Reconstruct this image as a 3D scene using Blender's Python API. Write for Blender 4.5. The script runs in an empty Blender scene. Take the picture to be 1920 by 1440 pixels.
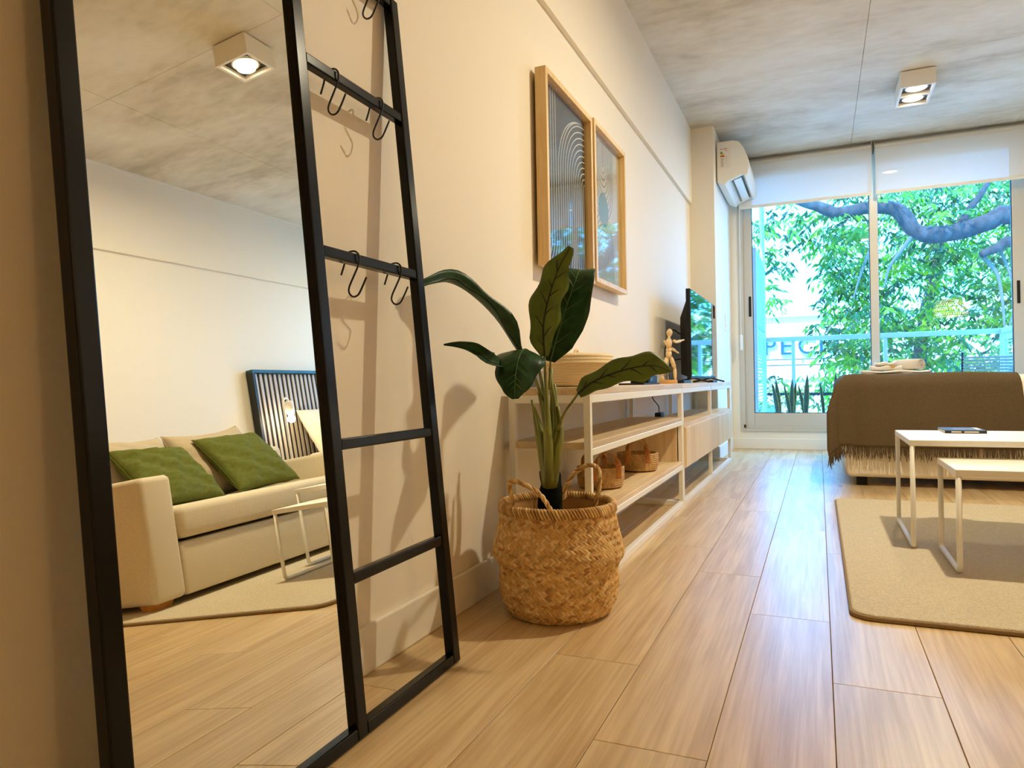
import bpy, bmesh, math, random
from mathutils import Vector, Matrix
random.seed(7)
V = Vector
SC = bpy.context.scene
COL = SC.collection
PI = math.pi

# ---------------------------------------------------------------- camera
F_PX, YAW, ROLL, CAM_H = 1324.0, math.radians(23.48), math.radians(-1.02), 0.65
C0 = V((0.955, 0.0, CAM_H))
_f = V((-math.sin(YAW), math.cos(YAW), 0)); _r = V((math.cos(YAW), math.sin(YAW), 0)); _u = V((0, 0, 1))
RX = _r * math.cos(ROLL) + _u * math.sin(ROLL)
UP = _u * math.cos(ROLL) - _r * math.sin(ROLL)
FW = _f
cam_data = bpy.data.cameras.new('camera')
cam_data.sensor_fit = 'HORIZONTAL'; cam_data.sensor_width = 36.0
cam_data.lens = 36.0 * F_PX / 1920.0
cam_data.clip_start = 0.02; cam_data.clip_end = 200
cam = bpy.data.objects.new('camera', cam_data); COL.objects.link(cam)
cam.matrix_world = Matrix(((RX.x, UP.x, -FW.x, C0.x), (RX.y, UP.y, -FW.y, C0.y), (RX.z, UP.z, -FW.z, C0.z), (0, 0, 0, 1)))
SC.camera = cam

def at(px, py, ax, val):
    """surveying aid: where the sight line through a photo pixel meets a world plane"""
    d = FW * F_PX + RX * (px - 960) - UP * (py - 720)
    return C0 + d * ((val - C0[ax]) / d[ax])

# ---------------------------------------------------------------- world, sun, exposure
SC.view_settings.view_transform = 'Standard'
SC.view_settings.look = 'None'
SC.view_settings.gamma = 1.0
SC.view_settings.exposure = 0.1
SC.view_settings.use_curve_mapping = False
world = bpy.data.worlds.new('world'); SC.world = world; world.use_nodes = True
wb = world.node_tree.nodes['Background']
wb.inputs[0].default_value = (0.065, 0.40, 1.0, 1)
wb.inputs[1].default_value = 20.0
sun_d = bpy.data.lights.new('sun_offscreen', 'SUN'); sun_d.energy = 9.0; sun_d.angle = math.radians(1.0); sun_d.color = (1, 0.96, 0.86)
sun = bpy.data.objects.new('sun_offscreen', sun_d); COL.objects.link(sun)
sun.rotation_euler = V((0.35, 0.62, -0.95)).to_track_quat('-Z', 'Y').to_euler()
sun.location = (0, -5, 12)
WARM = (1.0, 0.87, 0.61)

# ---------------------------------------------------------------- helpers: objects
class MB:
    """collects geometry for ONE mesh"""
    def __init__(s): s.v = []; s.f = []; s.m = []
    def add(s, vs, fs, mi=0):
        o = len(s.v); s.v += [tuple(p) for p in vs]
        for f in fs: s.f.append(tuple(i + o for i in f)); s.m.append(mi)
        return s
    def box(s, a, b, mi=0):
        x0, y0, z0 = (min(a[i], b[i]) for i in range(3)); x1, y1, z1 = (max(a[i], b[i]) for i in range(3))
        return s.add([(x0,y0,z0),(x1,y0,z0),(x1,y1,z0),(x0,y1,z0),(x0,y0,z1),(x1,y0,z1),(x1,y1,z1),(x0,y1,z1)],
                     [(0,3,2,1),(4,5,6,7),(0,1,5,4),(1,2,6,5),(2,3,7,6),(3,0,4,7)], mi)
    def obox(s, o, ax, ay, az, mi=0):
        """box from corner o with edge vectors"""
        o, ax, ay, az = V(o), V(ax), V(ay), V(az)
        p = [o, o+ax, o+ax+ay, o+ay]; p += [q+az for q in p]
        return s.add(p, [(0,3,2,1),(4,5,6,7),(0,1,5,4),(1,2,6,5),(2,3,7,6),(3,0,4,7)], mi)
    def bar(s, a, b, w, h, up=(0,0,1), mi=0):
        a, b, up = V(a), V(b), V(up); d = (b-a).normalized()
        sx = d.cross(up).normalized(); sy = sx.cross(d)
        return s.obox(a - sx*w/2 - sy*h/2, b-a, sx*w, sy*h, mi)
    def tube(s, path, r, n=8, cap=True, mi=0, squash=1.0, up=None):
        path = [V(p) for p in path]; k = len(path)
        rs = r if isinstance(r, (list, tuple)) else [r]*k
        t0 = (path[1]-path[0]).normalized()
        ref = V(up) if up else (V((0,0,1)) if abs(t0.z) < 0.9 else V((1,0,0)))
        nx = t0.cross(ref).normalized(); o = len(s.v)
        for i, p in enumerate(path):
            t = (path[min(i+1,k-1)] - path[max(i-1,0)]).normalized()
            nx = (nx - t*nx.dot(t)).normalized(); ny = t.cross(nx)
            for j in range(n):
                a = 2*PI*j/n; s.v.append(tuple(p + (nx*math.cos(a) + ny*math.sin(a)*squash)*rs[i]))
        for i in range(k-1):
            for j in range(n):
                a = o+i*n+j; b = o+i*n+(j+1)%n; s.f.append((a, b, b+n, a+n)); s.m.append(mi)
        if cap:
            s.f.append(tuple(o+j for j in range(n))[::-1]); s.m.append(mi)
            s.f.append(tuple(o+(k-1)*n+j for j in range(n))); s.m.append(mi)
        return s
    def lathe(s, prof, c=(0,0,0), n=24, mi=0, sx=1, sy=1):
        o = len(s.v); k = len(prof)
        for r, z in prof:
            for j in range(n):
                a = 2*PI*j/n; s.v.append((c[0]+r*math.cos(a)*sx, c[1]+r*math.sin(a)*sy, c[2]+z))
        for i in range(k-1):
            for j in range(n):
                a = o+i*n+j; b = o+i*n+(j+1)%n; s.f.append((a, b, b+n, a+n)); s.m.append(mi)
        if prof[0][0] > 1e-6: s.f.append(tuple(o+j for j in range(n))[::-1]); s.m.append(mi)
        if prof[-1][0] > 1e-6: s.f.append(tuple(o+(k-1)*n+j for j in range(n))); s.m.append(mi)
        return s
    def grid(s, fn, nu, nv, mi=0, closed=False):
        o = len(s.v)
        for i in range(nu+1):
            for j in range(nv+1): s.v.append(tuple(fn(i/nu, j/nv)))
        for i in range(nu):
            for j in range(nv):
                a = o+i*(nv+1)+j; s.f.append((a, a+nv+1, a+nv+2, a+1)); s.m.append(mi)
        return s
    def build(s, name, mats, parent=None, smooth=False, bevel=0, seg=2, solid=0, sub=0, off=0.0, angle=40):
        me = bpy.data.meshes.new(name); me.from_pydata(s.v, [], s.f)
        mats = mats if isinstance(mats, (list, tuple)) else [mats]
        for m in mats: me.materials.append(m)
        if len(mats) > 1: me.polygons.foreach_set('material_index', s.m)
        me.validate(); me.update()
        o = bpy.data.objects.new(name, me)
        return finish(o, parent, smooth, bevel, seg, solid, sub, off, angle)

def finish(o, parent=None, smooth=False, bevel=0, seg=2, solid=0, sub=0, off=0.0, angle=40):
    COL.objects.link(o)
    if smooth:
        o.data.polygons.foreach_set('use_smooth', [True]*len(o.data.polygons))
    if solid:
        m = o.modifiers.new('thickness', 'SOLIDIFY'); m.thickness = solid; m.offset = off
    if bevel:
        m = o.modifiers.new('edges', 'BEVEL'); m.width = bevel; m.segments = seg; m.limit_method = 'ANGLE'; m.angle_limit = math.radians(angle)
        m.harden_normals = False
    if sub:
        m = o.modifiers.new('smooth', 'SUBSURF'); m.levels = sub; m.render_levels = sub
    if parent: put(o, parent)
    return o

def put(o, parent):
    # meshes are modelled in world coordinates; only a thing's Empty carries an offset
    o.parent = parent
    o.matrix_parent_inverse = Matrix.Translation(-parent.location) if parent.type == 'EMPTY' else Matrix()

def tag(o, label, cat, group=None, kind=None):
    o['label'] = label; o['category'] = cat
    if group: o['group'] = group
    if kind: o['kind'] = kind
    return o
def thing(name, loc, label, cat, group=None, kind=None):
    o = bpy.data.objects.new(name, None); COL.objects.link(o); o.location = loc; o.empty_display_size = 0.05
    return tag(o, label, cat, group, kind)
def copy_tree(o, parent=None):
    c = o.copy(); COL.objects.link(c)
    if parent: c.parent = parent
    for ch in list(o.children): copy_tree(ch, c)
    return c

def spline(pts, n):
    """Catmull-Rom samples"""
    pts = [V(p) for p in pts]; P = [pts[0]*2-pts[1]] + pts + [pts[-1]*2-pts[-2]]; out = []
    k = len(pts)-1
    for i in range(n+1):
        u = i/n*k; a = min(int(u), k-1); t = u-a
        p0, p1, p2, p3 = P[a:a+4]
        out.append(0.5*((2*p1) + (p2-p0)*t + (2*p0-5*p1+4*p2-p3)*t*t + (3*p1-p0-3*p2+p3)*t**3))
    return out
def lerpl(l, u):
    u = u*(len(l)-1); i = min(int(u), len(l)-2); return l[i]+(l[i+1]-l[i])*(u-i)

# ---------------------------------------------------------------- helpers: materials
def srgb(r, g, b):
    f = lambda c: (c/255/12.92) if c/255 <= 0.04045 else ((c/255+0.055)/1.055)**2.4
    return (f(r), f(g), f(b), 1)
def mat(name, col, rough=0.5, metal=0.0, spec=0.5, noise=0.0, nscale=(8,8,8), bump=0.0, bscale=60, detail=4, coat=0, sheen=0, emit=None, estr=0, trans=0.0, obj_coord=True, col2=None, rnd=0.0):
    m = bpy.data.materials.new(name); m.use_nodes = True
    nt = m.node_tree; b = nt.nodes['Principled BSDF']; L = nt.links.new
    b.inputs['Base Color'].default_value = col if len(col) == 4 else (*col, 1)
    b.inputs['Roughness'].default_value = rough; b.inputs['Metallic'].default_value = metal
    b.inputs['Specular IOR Level'].default_value = spec
    if coat: b.inputs['Coat Weight'].default_value = coat
    if sheen: b.inputs['Sheen Weight'].default_value = sheen
    if emit: b.inputs['Emission Color'].default_value = (*emit[:3], 1); b.inputs['Emission Strength'].default_value = estr
    if noise or bump or col2:
        tc = nt.nodes.new('ShaderNodeTexCoord'); mp = nt.nodes.new('ShaderNodeMapping')
        L(tc.outputs['Object'], mp.inputs[0])
        mp.inputs['Scale'].default_value = nscale
        if rnd:
            oi = nt.nodes.new('ShaderNodeObjectInfo'); mu = nt.nodes.new('ShaderNodeVectorMath'); mu.operation = 'SCALE'
            cb = nt.nodes.new('ShaderNodeCombineXYZ')
            for k in range(3): L(oi.outputs['Random'], cb.inputs[k])
            L(cb.outputs[0], mu.inputs[0]); mu.inputs['Scale'].default_value = rnd; L(mu.outputs[0], mp.inputs['Location'])
    if noise or col2:
        nz = nt.nodes.new('ShaderNodeTexNoise'); nz.inputs['Scale'].default_value = 1.0; nz.inputs['Detail'].default_value = detail
        L(mp.outputs[0], nz.inputs['Vector'])
        rp = nt.nodes.new('ShaderNodeValToRGB')
        c = V(col[:3])
        rp.color_ramp.elements[0].position = 0.3; rp.color_ramp.elements[1].position = 0.7
        rp.color_ramp.elements[0].color = (*(c*(1-noise)), 1)
        rp.color_ramp.elements[1].color = (*(V(col2[:3]) if col2 else c*(1+noise)), 1)
        L(nz.outputs['Fac'], rp.inputs[0]); L(rp.outputs[0], b.inputs['Base Color'])
    if bump:
        n2 = nt.nodes.new('ShaderNodeTexNoise'); n2.inputs['Scale'].default_value = bscale; n2.inputs['Detail'].default_value = 3
        L(tc.outputs['Object'], n2.inputs['Vector'])
        bp = nt.nodes.new('ShaderNodeBump'); bp.inputs['Strength'].default_value = bump; bp.inputs['Distance'].default_value = 0.01
        L(n2.outputs['Fac'], bp.inputs['Height']); L(bp.outputs[0], b.inputs['Normal'])
    return m

def mat_wood(name, c1, c2, rough=0.35, axis=1, grain=1.0, knots=False, var=0.25, spec=0.5):
    """long-grain timber, grain along axis, tint differing from board to board"""
    m = bpy.data.materials.new(name); m.use_nodes = True
    nt = m.node_tree; b = nt.nodes['Principled BSDF']; L = nt.links.new; N = nt.nodes.new
    b.inputs['Roughness'].default_value = rough; b.inputs['Specular IOR Level'].default_value = spec
    tc = N('ShaderNodeTexCoord'); oi = N('ShaderNodeObjectInfo')
    cb = N('ShaderNodeCombineXYZ')
    sc = N('ShaderNodeMath'); sc.operation = 'MULTIPLY'; sc.inputs[1].default_value = 37.0; L(oi.outputs['Random'], sc.inputs[0])
    for k in range(3): L(sc.outputs[0], cb.inputs[k])
    ad = N('ShaderNodeVectorMath'); ad.operation = 'ADD'; L(tc.outputs['Object'], ad.inputs[0]); L(cb.outputs[0], ad.inputs[1])
    s1 = [9.0*grain]*3; s1[axis] = 0.9*grain
    m1 = N('ShaderNodeMapping'); m1.inputs['Scale'].default_value = s1; L(ad.outputs[0], m1.inputs[0])
    n1 = N('ShaderNodeTexNoise'); n1.inputs['Scale'].default_value = 1.0; n1.inputs['Detail'].default_value = 6; n1.inputs['Distortion'].default_value = 1.6
    L(m1.outputs[0], n1.inputs['Vector'])
    s2 = [120.0*grain]*3; s2[axis] = 3.0*grain
    m2 = N('ShaderNodeMapping'); m2.inputs['Scale'].default_value = s2; L(ad.outputs[0], m2.inputs[0])
    n2 = N('ShaderNodeTexNoise'); n2.inputs['Scale'].default_value = 1.0; n2.inputs['Detail'].default_value = 3; L(m2.outputs[0], n2.inputs['Vector'])
    mx = N('ShaderNodeMix'); mx.data_type = 'FLOAT'; mx.inputs[0].default_value = 0.42
    L(n1.outputs['Fac'], mx.inputs[2]); L(n2.outputs['Fac'], mx.inputs[3])
    rp = N('ShaderNodeValToRGB'); e = rp.color_ramp.elements
    e[0].position = 0.36; e[0].color = (*c2[:3], 1); e[1].position = 0.62; e[1].color = (*c1[:3], 1)
    L(mx.outputs[0], rp.inputs[0])
    out = rp.outputs[0]
    if knots:
        s3 = [5.0]*3; s3[axis] = 1.9
        m3 = N('ShaderNodeMapping'); m3.inputs['Scale'].default_value = s3; L(ad.outputs[0], m3.inputs[0])
        vo = N('ShaderNodeTexVoronoi'); vo.inputs['Scale'].default_value = 1.0; L(m3.outputs[0], vo.inputs['Vector'])
        r3 = N('ShaderNodeValToRGB'); r3.color_ramp.elements[0].position = 0.03; r3.color_ramp.elements[0].color = (1,1,1,1)
        r3.color_ramp.elements[1].position = 0.10; r3.color_ramp.elements[1].color = (0,0,0,1)
        L(vo.outputs['Distance'], r3.inputs[0])
        k = N('ShaderNodeMix'); k.data_type = 'RGBA'; k.inputs[7].default_value = (*(V(c2[:3])*0.45), 1)
        L(r3.outputs[0], k.inputs[0]); L(out, k.inputs[6]); out = k.outputs[2]
    hv = N('ShaderNodeHueSaturation'); L(out, hv.inputs['Color'])
    mr = N('ShaderNodeMapRange'); mr.inputs['To Min'].default_value = 1-var; mr.inputs['To Max'].default_value = 1+var*0.6
    L(oi.outputs['Random'], mr.inputs['Value']); L(mr.outputs[0], hv.inputs['Value'])
    L(hv.outputs[0], b.inputs['Base Color'])
    bp = N('ShaderNodeBump'); bp.inputs['Strength'].default_value = 0.08; bp.inputs['Distance'].default_value = 0.004
    L(n2.outputs['Fac'], bp.inputs['Height']); L(bp.outputs[0], b.inputs['Normal'])
    return m

def mat_glass(name, tint=(1,1,1), refl=1.0, rough=0.0, base=0.0):
    """thin pane: clear with Fresnel reflection"""
    m = bpy.data.materials.new(name); m.use_nodes = True; nt = m.node_tree; L = nt.links.new
    nt.nodes.remove(nt.nodes['Principled BSDF'])
    t = nt.nodes.new('ShaderNodeBsdfTransparent'); t.inputs[0].default_value = (*tint, 1)
    g = nt.nodes.new('ShaderNodeBsdfGlossy'); g.inputs['Roughness'].default_value = rough
    ge = nt.nodes.new('ShaderNodeNewGeometry'); dt = nt.nodes.new('ShaderNodeVectorMath'); dt.operation = 'DOT_PRODUCT'
    L(ge.outputs['Normal'], dt.inputs[0]); L(ge.outputs['Incoming'], dt.inputs[1])
    def mth(op, a, b=None):
        n = nt.nodes.new('ShaderNodeMath'); n.operation = op
        for i, q in enumerate((a, b)):
            if q is None: continue
            if isinstance(q, (int, float)): n.inputs[i].default_value = q
            else: L(q, n.inputs[i])
        return n.outputs[0]
    sch = mth('POWER', mth('SUBTRACT', 1.0, mth('ABSOLUTE', dt.outputs['Value'])), 5.0)
    fr = mth('ADD', mth('MULTIPLY', sch, 0.96), 0.04)
    ma = nt.nodes.new('ShaderNodeMath'); ma.operation = 'MULTIPLY_ADD'; ma.inputs[1].default_value = refl; ma.inputs[2].default_value = base
    L(fr, ma.inputs[0])
    mx = nt.nodes.new('ShaderNodeMixShader'); L(ma.outputs[0], mx.inputs[0]); L(t.outputs[0], mx.inputs[1]); L(g.outputs[0], mx.inputs[2])
    L(mx.outputs[0], nt.nodes['Material Output'].inputs[0])
    return m

def mat_leaf(name, col, trans=0.4, rough=0.45):
    m = bpy.data.materials.new(name); m.use_nodes = True; nt = m.node_tree; L = nt.links.new
    b = nt.nodes['Principled BSDF']; b.inputs['Base Color'].default_value = (*col, 1); b.inputs['Roughness'].default_value = rough
    t = nt.nodes.new('ShaderNodeBsdfTranslucent'); t.inputs[0].default_value = (*[min(1, c*1.5) for c in col], 1)
    mx = nt.nodes.new('ShaderNodeMixShader'); mx.inputs[0].default_value = trans
    L(b.outputs[0], mx.inputs[1]); L(t.outputs[0], mx.inputs[2]); L(mx.outputs[0], nt.nodes['Material Output'].inputs[0])
    return m

def mat_screen(name, col, clear=0.25, transl=0.45):
    """woven sun-screen fabric: partly see-through, partly translucent"""
    m = bpy.data.materials.new(name); m.use_nodes = True; nt = m.node_tree; L = nt.links.new
    b = nt.nodes['Principled BSDF']; b.inputs['Base Color'].default_value = (*col, 1); b.inputs['Roughness'].default_value = 0.9
    t = nt.nodes.new('ShaderNodeBsdfTranslucent'); t.inputs[0].default_value = (*col, 1)
    p = nt.nodes.new('ShaderNodeBsdfTransparent')
    m1 = nt.nodes.new('ShaderNodeMixShader'); m1.inputs[0].default_value = transl; L(b.outputs[0], m1.inputs[1]); L(t.outputs[0], m1.inputs[2])
    m2 = nt.nodes.new('ShaderNodeMixShader'); m2.inputs[0].default_value = clear; L(m1.outputs[0], m2.inputs[1]); L(p.outputs[0], m2.inputs[2])
    L(m2.outputs[0], nt.nodes['Material Output'].inputs[0])
    return m

def mat_concrete(name):
    m = bpy.data.materials.new(name); m.use_nodes = True; nt = m.node_tree; L = nt.links.new; N = nt.nodes.new
    b = nt.nodes['Principled BSDF']; b.inputs['Roughness'].default_value = 0.75; b.inputs['Specular IOR Level'].default_value = 0.35
    tc = N('ShaderNodeTexCoord')
    def nz(scale, det, dist=0.0):
        mp = N('ShaderNodeMapping'); mp.inputs['Scale'].default_value = scale; L(tc.outputs['Object'], mp.inputs[0])
        n = N('ShaderNodeTexNoise'); n.inputs['Scale'].default_value = 1; n.inputs['Detail'].default_value = det; n.inputs['Distortion'].default_value = dist
        L(mp.outputs[0], n.inputs['Vector']); return n
    a = nz((1.5, 2.6, 1), 10, 0.5); c = nz((9, 19, 1), 8, 0.3); d = nz((0.5, 0.9, 1), 3)
    mx = N('ShaderNodeMix'); mx.data_type = 'FLOAT'; mx.inputs[0].default_value = 0.28; L(a.outputs['Fac'], mx.inputs[2]); L(c.outputs['Fac'], mx.inputs[3])
    mx2 = N('ShaderNodeMix'); mx2.data_type = 'FLOAT'; mx2.inputs[0].default_value = 0.35; L(mx.outputs[0], mx2.inputs[2]); L(d.outputs['Fac'], mx2.inputs[3])
    rp = N('ShaderNodeValToRGB'); e = rp.color_ramp.elements
    e[0].position = 0.38; e[0].color = srgb(196, 184, 160); e[1].position = 0.62; e[1].color = srgb(240, 234, 220)
    x = e.new(0.5); x.color = srgb(226, 217, 198)
    L(mx2.outputs[0], rp.inputs[0]); L(rp.outputs[0], b.inputs['Base Color'])
    bp = N('ShaderNodeBump'); bp.inputs['Strength'].default_value = 0.25; bp.inputs['Distance'].default_value = 0.01
    L(mx.outputs[0], bp.inputs['Height']); L(bp.outputs[0], b.inputs['Normal'])
    return m

M = {}
M['wall'] = mat('wall_paint', srgb(243, 234, 216), 0.6, spec=0.25, bump=0.03, bscale=120)
M['white_trim'] = mat('white_trim_paint', srgb(242, 236, 222), 0.4)
M['concrete'] = mat_concrete('raw_concrete')
M['oak_floor'] = mat_wood('oak_laminate', srgb(226, 198, 150), srgb(190, 154, 104), 0.33, 1, knots=True, var=0.08, spec=0.85)
M['oak'] = mat_wood('light_oak', srgb(240, 216, 174), srgb(214, 182, 136), 0.4, 1)
M['oak_v'] = mat_wood('light_oak_upright', srgb(240, 216, 174), srgb(214, 182, 136), 0.4, 2, grain=0.7, var=0.05)
M['hardboard'] = mat('brown_hardboard', srgb(168, 132, 92), 0.8)
M['frame_wood'] = mat_wood('picture_frame_pine', srgb(240, 208, 150), srgb(222, 182, 118), 0.4, 2, grain=2, var=0.05)
M['white_metal'] = mat('white_powder_coat', srgb(242, 238, 228), 0.4)
M['black_metal'] = mat('black_lacquered_steel', (0.004, 0.0035, 0.0035), 0.2, spec=0.22)
M['hook_metal'] = mat('black_wire', (0.008, 0.008, 0.010), 0.35, metal=0.0)
M['mirror'] = mat('silvered_mirror', (0.93, 0.92, 0.82), 0.0, metal=1.0)
M['black_plastic'] = mat('black_plastic', (0.006, 0.006, 0.0065), 0.5, spec=0.3)
M['tv_screen'] = mat('glossy_tv_panel', (0.005, 0.006, 0.006), 0.03, spec=1.0, coat=1.0)
M['sofa'] = mat('oatmeal_linen', srgb(224, 210, 182), 0.9, noise=0.10, nscale=(300, 300, 300), bump=0.25, bscale=500, spec=0.2)
M['beige_pillow'] = mat('taupe_linen', srgb(196, 178, 150), 0.9, noise=0.08, nscale=(300, 300, 300), bump=0.2, bscale=500, spec=0.2)
M['green_pillow'] = mat('olive_linen', srgb(98, 104, 44), 0.85, noise=0.12, nscale=(60, 60, 60), bump=0.25, bscale=240, spec=0.2)
M['white_linen'] = mat('white_linen', srgb(246, 236, 216), 0.85, bump=0.15, bscale=60, spec=0.2)
M['towel'] = mat('white_terry', srgb(253, 246, 238), 0.95, bump=0.6, bscale=500, spec=0.1)
M['throw'] = mat('taupe_wool_throw', srgb(108, 91, 68), 0.95, noise=0.14, nscale=(160, 160, 160), bump=0.5, bscale=420, spec=0.1)
M['rug'] = mat('beige_pile', srgb(238, 222, 190), 0.95, noise=0.12, nscale=(150, 150, 150), bump=0.9, bscale=330, spec=0.05)
M['rug_edge'] = mat('rug_binding', srgb(150, 124, 90), 0.95, bump=0.4, bscale=400)
M['leather'] = mat('tan_leather', srgb(196, 128, 62), 0.45, noise=0.12, nscale=(40, 40, 40))
M['straw'] = mat('coiled_straw', srgb(200, 158, 100), 0.7, noise=0.30, nscale=(90, 90, 40), bump=0.5, bscale=260)
M['seagrass_core'] = mat('seagrass_core', srgb(186, 138, 78), 0.85)
M['seagrass_a'] = mat('seagrass_gold', srgb(216, 174, 108), 0.6, noise=0.2, nscale=(70, 70, 70))
M['seagrass_b'] = mat('seagrass_straw', srgb(234, 200, 140), 0.6, noise=0.2, nscale=(70, 70, 70))
M['seagrass_c'] = mat('seagrass_brown', srgb(186, 138, 78), 0.6, noise=0.25, nscale=(70, 70, 70))
M['rope'] = mat('cotton_rope', srgb(240, 218, 178), 0.9, bump=0.4, bscale=300)
M['leaf_dark'] = mat('banana_leaf_top', (0.010, 0.048, 0.010), 0.4, noise=0.5, nscale=(30, 30, 30), spec=0.25)
M['leaf_under'] = mat('banana_leaf_underside', (0.105, 0.155, 0.018), 0.45, noise=0.25, nscale=(25, 25, 25), spec=0.4)
M['vein'] = mat('leaf_rib_dark', (0.006, 0.012, 0.004), 0.5)
M['vein_light'] = mat('leaf_rib_light', (0.06, 0.13, 0.02), 0.5)
M['stem'] = mat('leaf_stalk', (0.20, 0.21, 0.035), 0.42, noise=0.5, nscale=(40, 40, 5))
M['trunk'] = mat('plant_trunk', (0.006, 0.008, 0.006), 0.9, spec=0.1, noise=0.5, nscale=(20, 20, 60), bump=0.5, bscale=60)
M['soil'] = mat('dark_soil', (0.01, 0.008, 0.006), 0.9, bump=1, bscale=80)
M['mannequin'] = mat('turned_pine', srgb(236, 204, 154), 0.5, noise=0.1, nscale=(30, 30, 6))
M['mannequin_base'] = mat('turned_pine_base', srgb(218, 164, 96), 0.5)
M['art_black'] = mat('print_black', (0.012, 0.011, 0.010), 0.5)
M['art_line'] = mat('print_cream_line', srgb(232, 222, 200), 0.5)
M['art_grey'] = mat('print_pale_grey', srgb(206, 196, 178), 0.5)
M['art_dark_line'] = mat('print_dark_line', (0.03, 0.028, 0.024), 0.5)
M['art_teal'] = mat('print_dusty_teal', srgb(96, 134, 134), 0.5)
M['picture_glass'] = mat_glass('picture_glass', (0.97, 0.98, 0.98), 0.75, 0.04)
M['window_glass'] = mat_glass('window_glass', (0.97, 0.99, 0.99), 1.0)
M['rail_glass'] = mat_glass('railing_glass', (0.84, 0.95, 0.97), 1.0)
M['alu'] = mat('champagne_aluminium', srgb(206, 196, 178), 0.35, metal=0.0, spec=0.6)
M['alu_dark'] = mat('gasket_black', (0.01, 0.01, 0.01), 0.5)
M['screen'] = mat_screen('sunscreen_fabric', (0.88, 0.76, 0.60), 0.07, 0.15)
M['blind_white'] = mat('blind_tube_white', srgb(240, 230, 210), 0.7)
M['ac_white'] = mat('ac_plastic', srgb(243, 238, 226), 0.35)
M['ac_grey'] = mat('ac_louvre_grey', srgb(170, 164, 130), 0.5)
M['lamp_white'] = mat('lamp_housing_white', srgb(244, 238, 228), 0.45)
M['lamp_black'] = mat('lamp_baffle_black', (0.02, 0.018, 0.015), 0.35)
M['lamp_glow'] = mat('lamp_led', (1, 1, 1), 0.5, emit=(1.0, 0.86, 0.62), estr=14)
M['bulb_glow'] = mat('bulb_frosted', (1, 1, 1), 0.5, emit=(1.0, 0.82, 0.55), estr=30)
M['pendant_glow'] = mat('pendant_bulb', (1, 1, 1), 0.5, emit=(1.0, 0.72, 0.35), estr=60)
M['diffuser'] = mat('pendant_diffuser', (1, 0.8, 0.5), 0.8, emit=(1.0, 0.60, 0.16), estr=9)
M['rattan'] = mat('rattan_cane', srgb(214, 160, 84), 0.6, noise=0.2, nscale=(40, 40, 40))
M['slat'] = mat('slat_greige', srgb(196, 182, 168), 0.55, noise=0.10, nscale=(20, 20, 3))
M['headboard_black'] = mat('headboard_black', (0.008, 0.010, 0.010), 0.5)
M['headboard_green'] = mat('headboard_dark_green', (0.010, 0.045, 0.035), 0.4)
M['balcony_blue'] = mat('balcony_grey_paint', srgb(172, 190, 206), 0.45)
M['balcony_tile'] = mat('balcony_tile', srgb(168, 164, 156), 0.6, noise=0.1, nscale=(6, 6, 6))
M['plaster_out'] = mat('white_render', srgb(236, 238, 238), 0.8)
M['letter_blue'] = mat('letter_blue', srgb(14, 52, 84), 0.5)
M['cable'] = mat('cable_black', (0.02, 0.03, 0.04), 0.6)
M['bark'] = mat('bark', srgb(52, 42, 38), 0.9, noise=0.6, nscale=(14, 14, 6), bump=1.0, bscale=30)
M['twig'] = mat('twig_bark', srgb(84, 80, 66), 0.9)
M['tl_a'] = mat_leaf('tree_leaf_mid', (0.036, 0.115, 0.0035), 0.4)
M['tl_b'] = mat_leaf('tree_leaf_fresh', (0.13, 0.21, 0.004), 0.45)
M['tl_c'] = mat_leaf('tree_leaf_deep', (0.006, 0.036, 0.004), 0.3)
M['tl_d'] = mat_leaf('tree_leaf_bluish', (0.016, 0.08, 0.009), 0.4)
M['snake_a'] = mat('snake_leaf_green', (0.012, 0.06, 0.03), 0.4, noise=0.5, nscale=(8, 8, 70))
M['snake_b'] = mat('snake_leaf_margin', (0.32, 0.34, 0.05), 0.4)
M['planter'] = mat('planter_white', srgb(226, 226, 222), 0.6)
M['asphalt'] = mat('street', srgb(120, 120, 122), 0.9)
M['chair_mesh'] = mat('chair_weave_grey', srgb(126, 138, 134), 0.7)
M['book_cover'] = mat('magazine_black', (0.03, 0.026, 0.022), 0.4)
M['book_print'] = mat('magazine_print', srgb(150, 116, 96), 0.4)
M['paper'] = mat('paper_white', srgb(238, 230, 216), 0.7)
M['foot_wood'] = mat_wood('sofa_foot_pine', srgb(226, 160, 84), srgb(196, 122, 56), 0.4, 2, var=0.03)
M['ink'] = mat('ink_grey', srgb(120, 112, 100), 0.6)
M['ink_dark'] = mat('ink_black', (0.02, 0.02, 0.02), 0.6)
for i, c in enumerate([(30, 120, 60), (120, 170, 40), (230, 200, 30), (225, 130, 30), (190, 40, 30)]): M['eco%d' % i] = mat('energy_band_%d' % i, srgb(*c), 0.5)
# ================================================================ THE ROOM
H = 2.72; XR = 3.2; YF = 7.0; YB = -2.6; XK = 4.4
def struct(name, mb, m, label, cat='wall', **k):
    return tag(mb.build(name, m, **k), label, cat, kind='structure')

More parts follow.
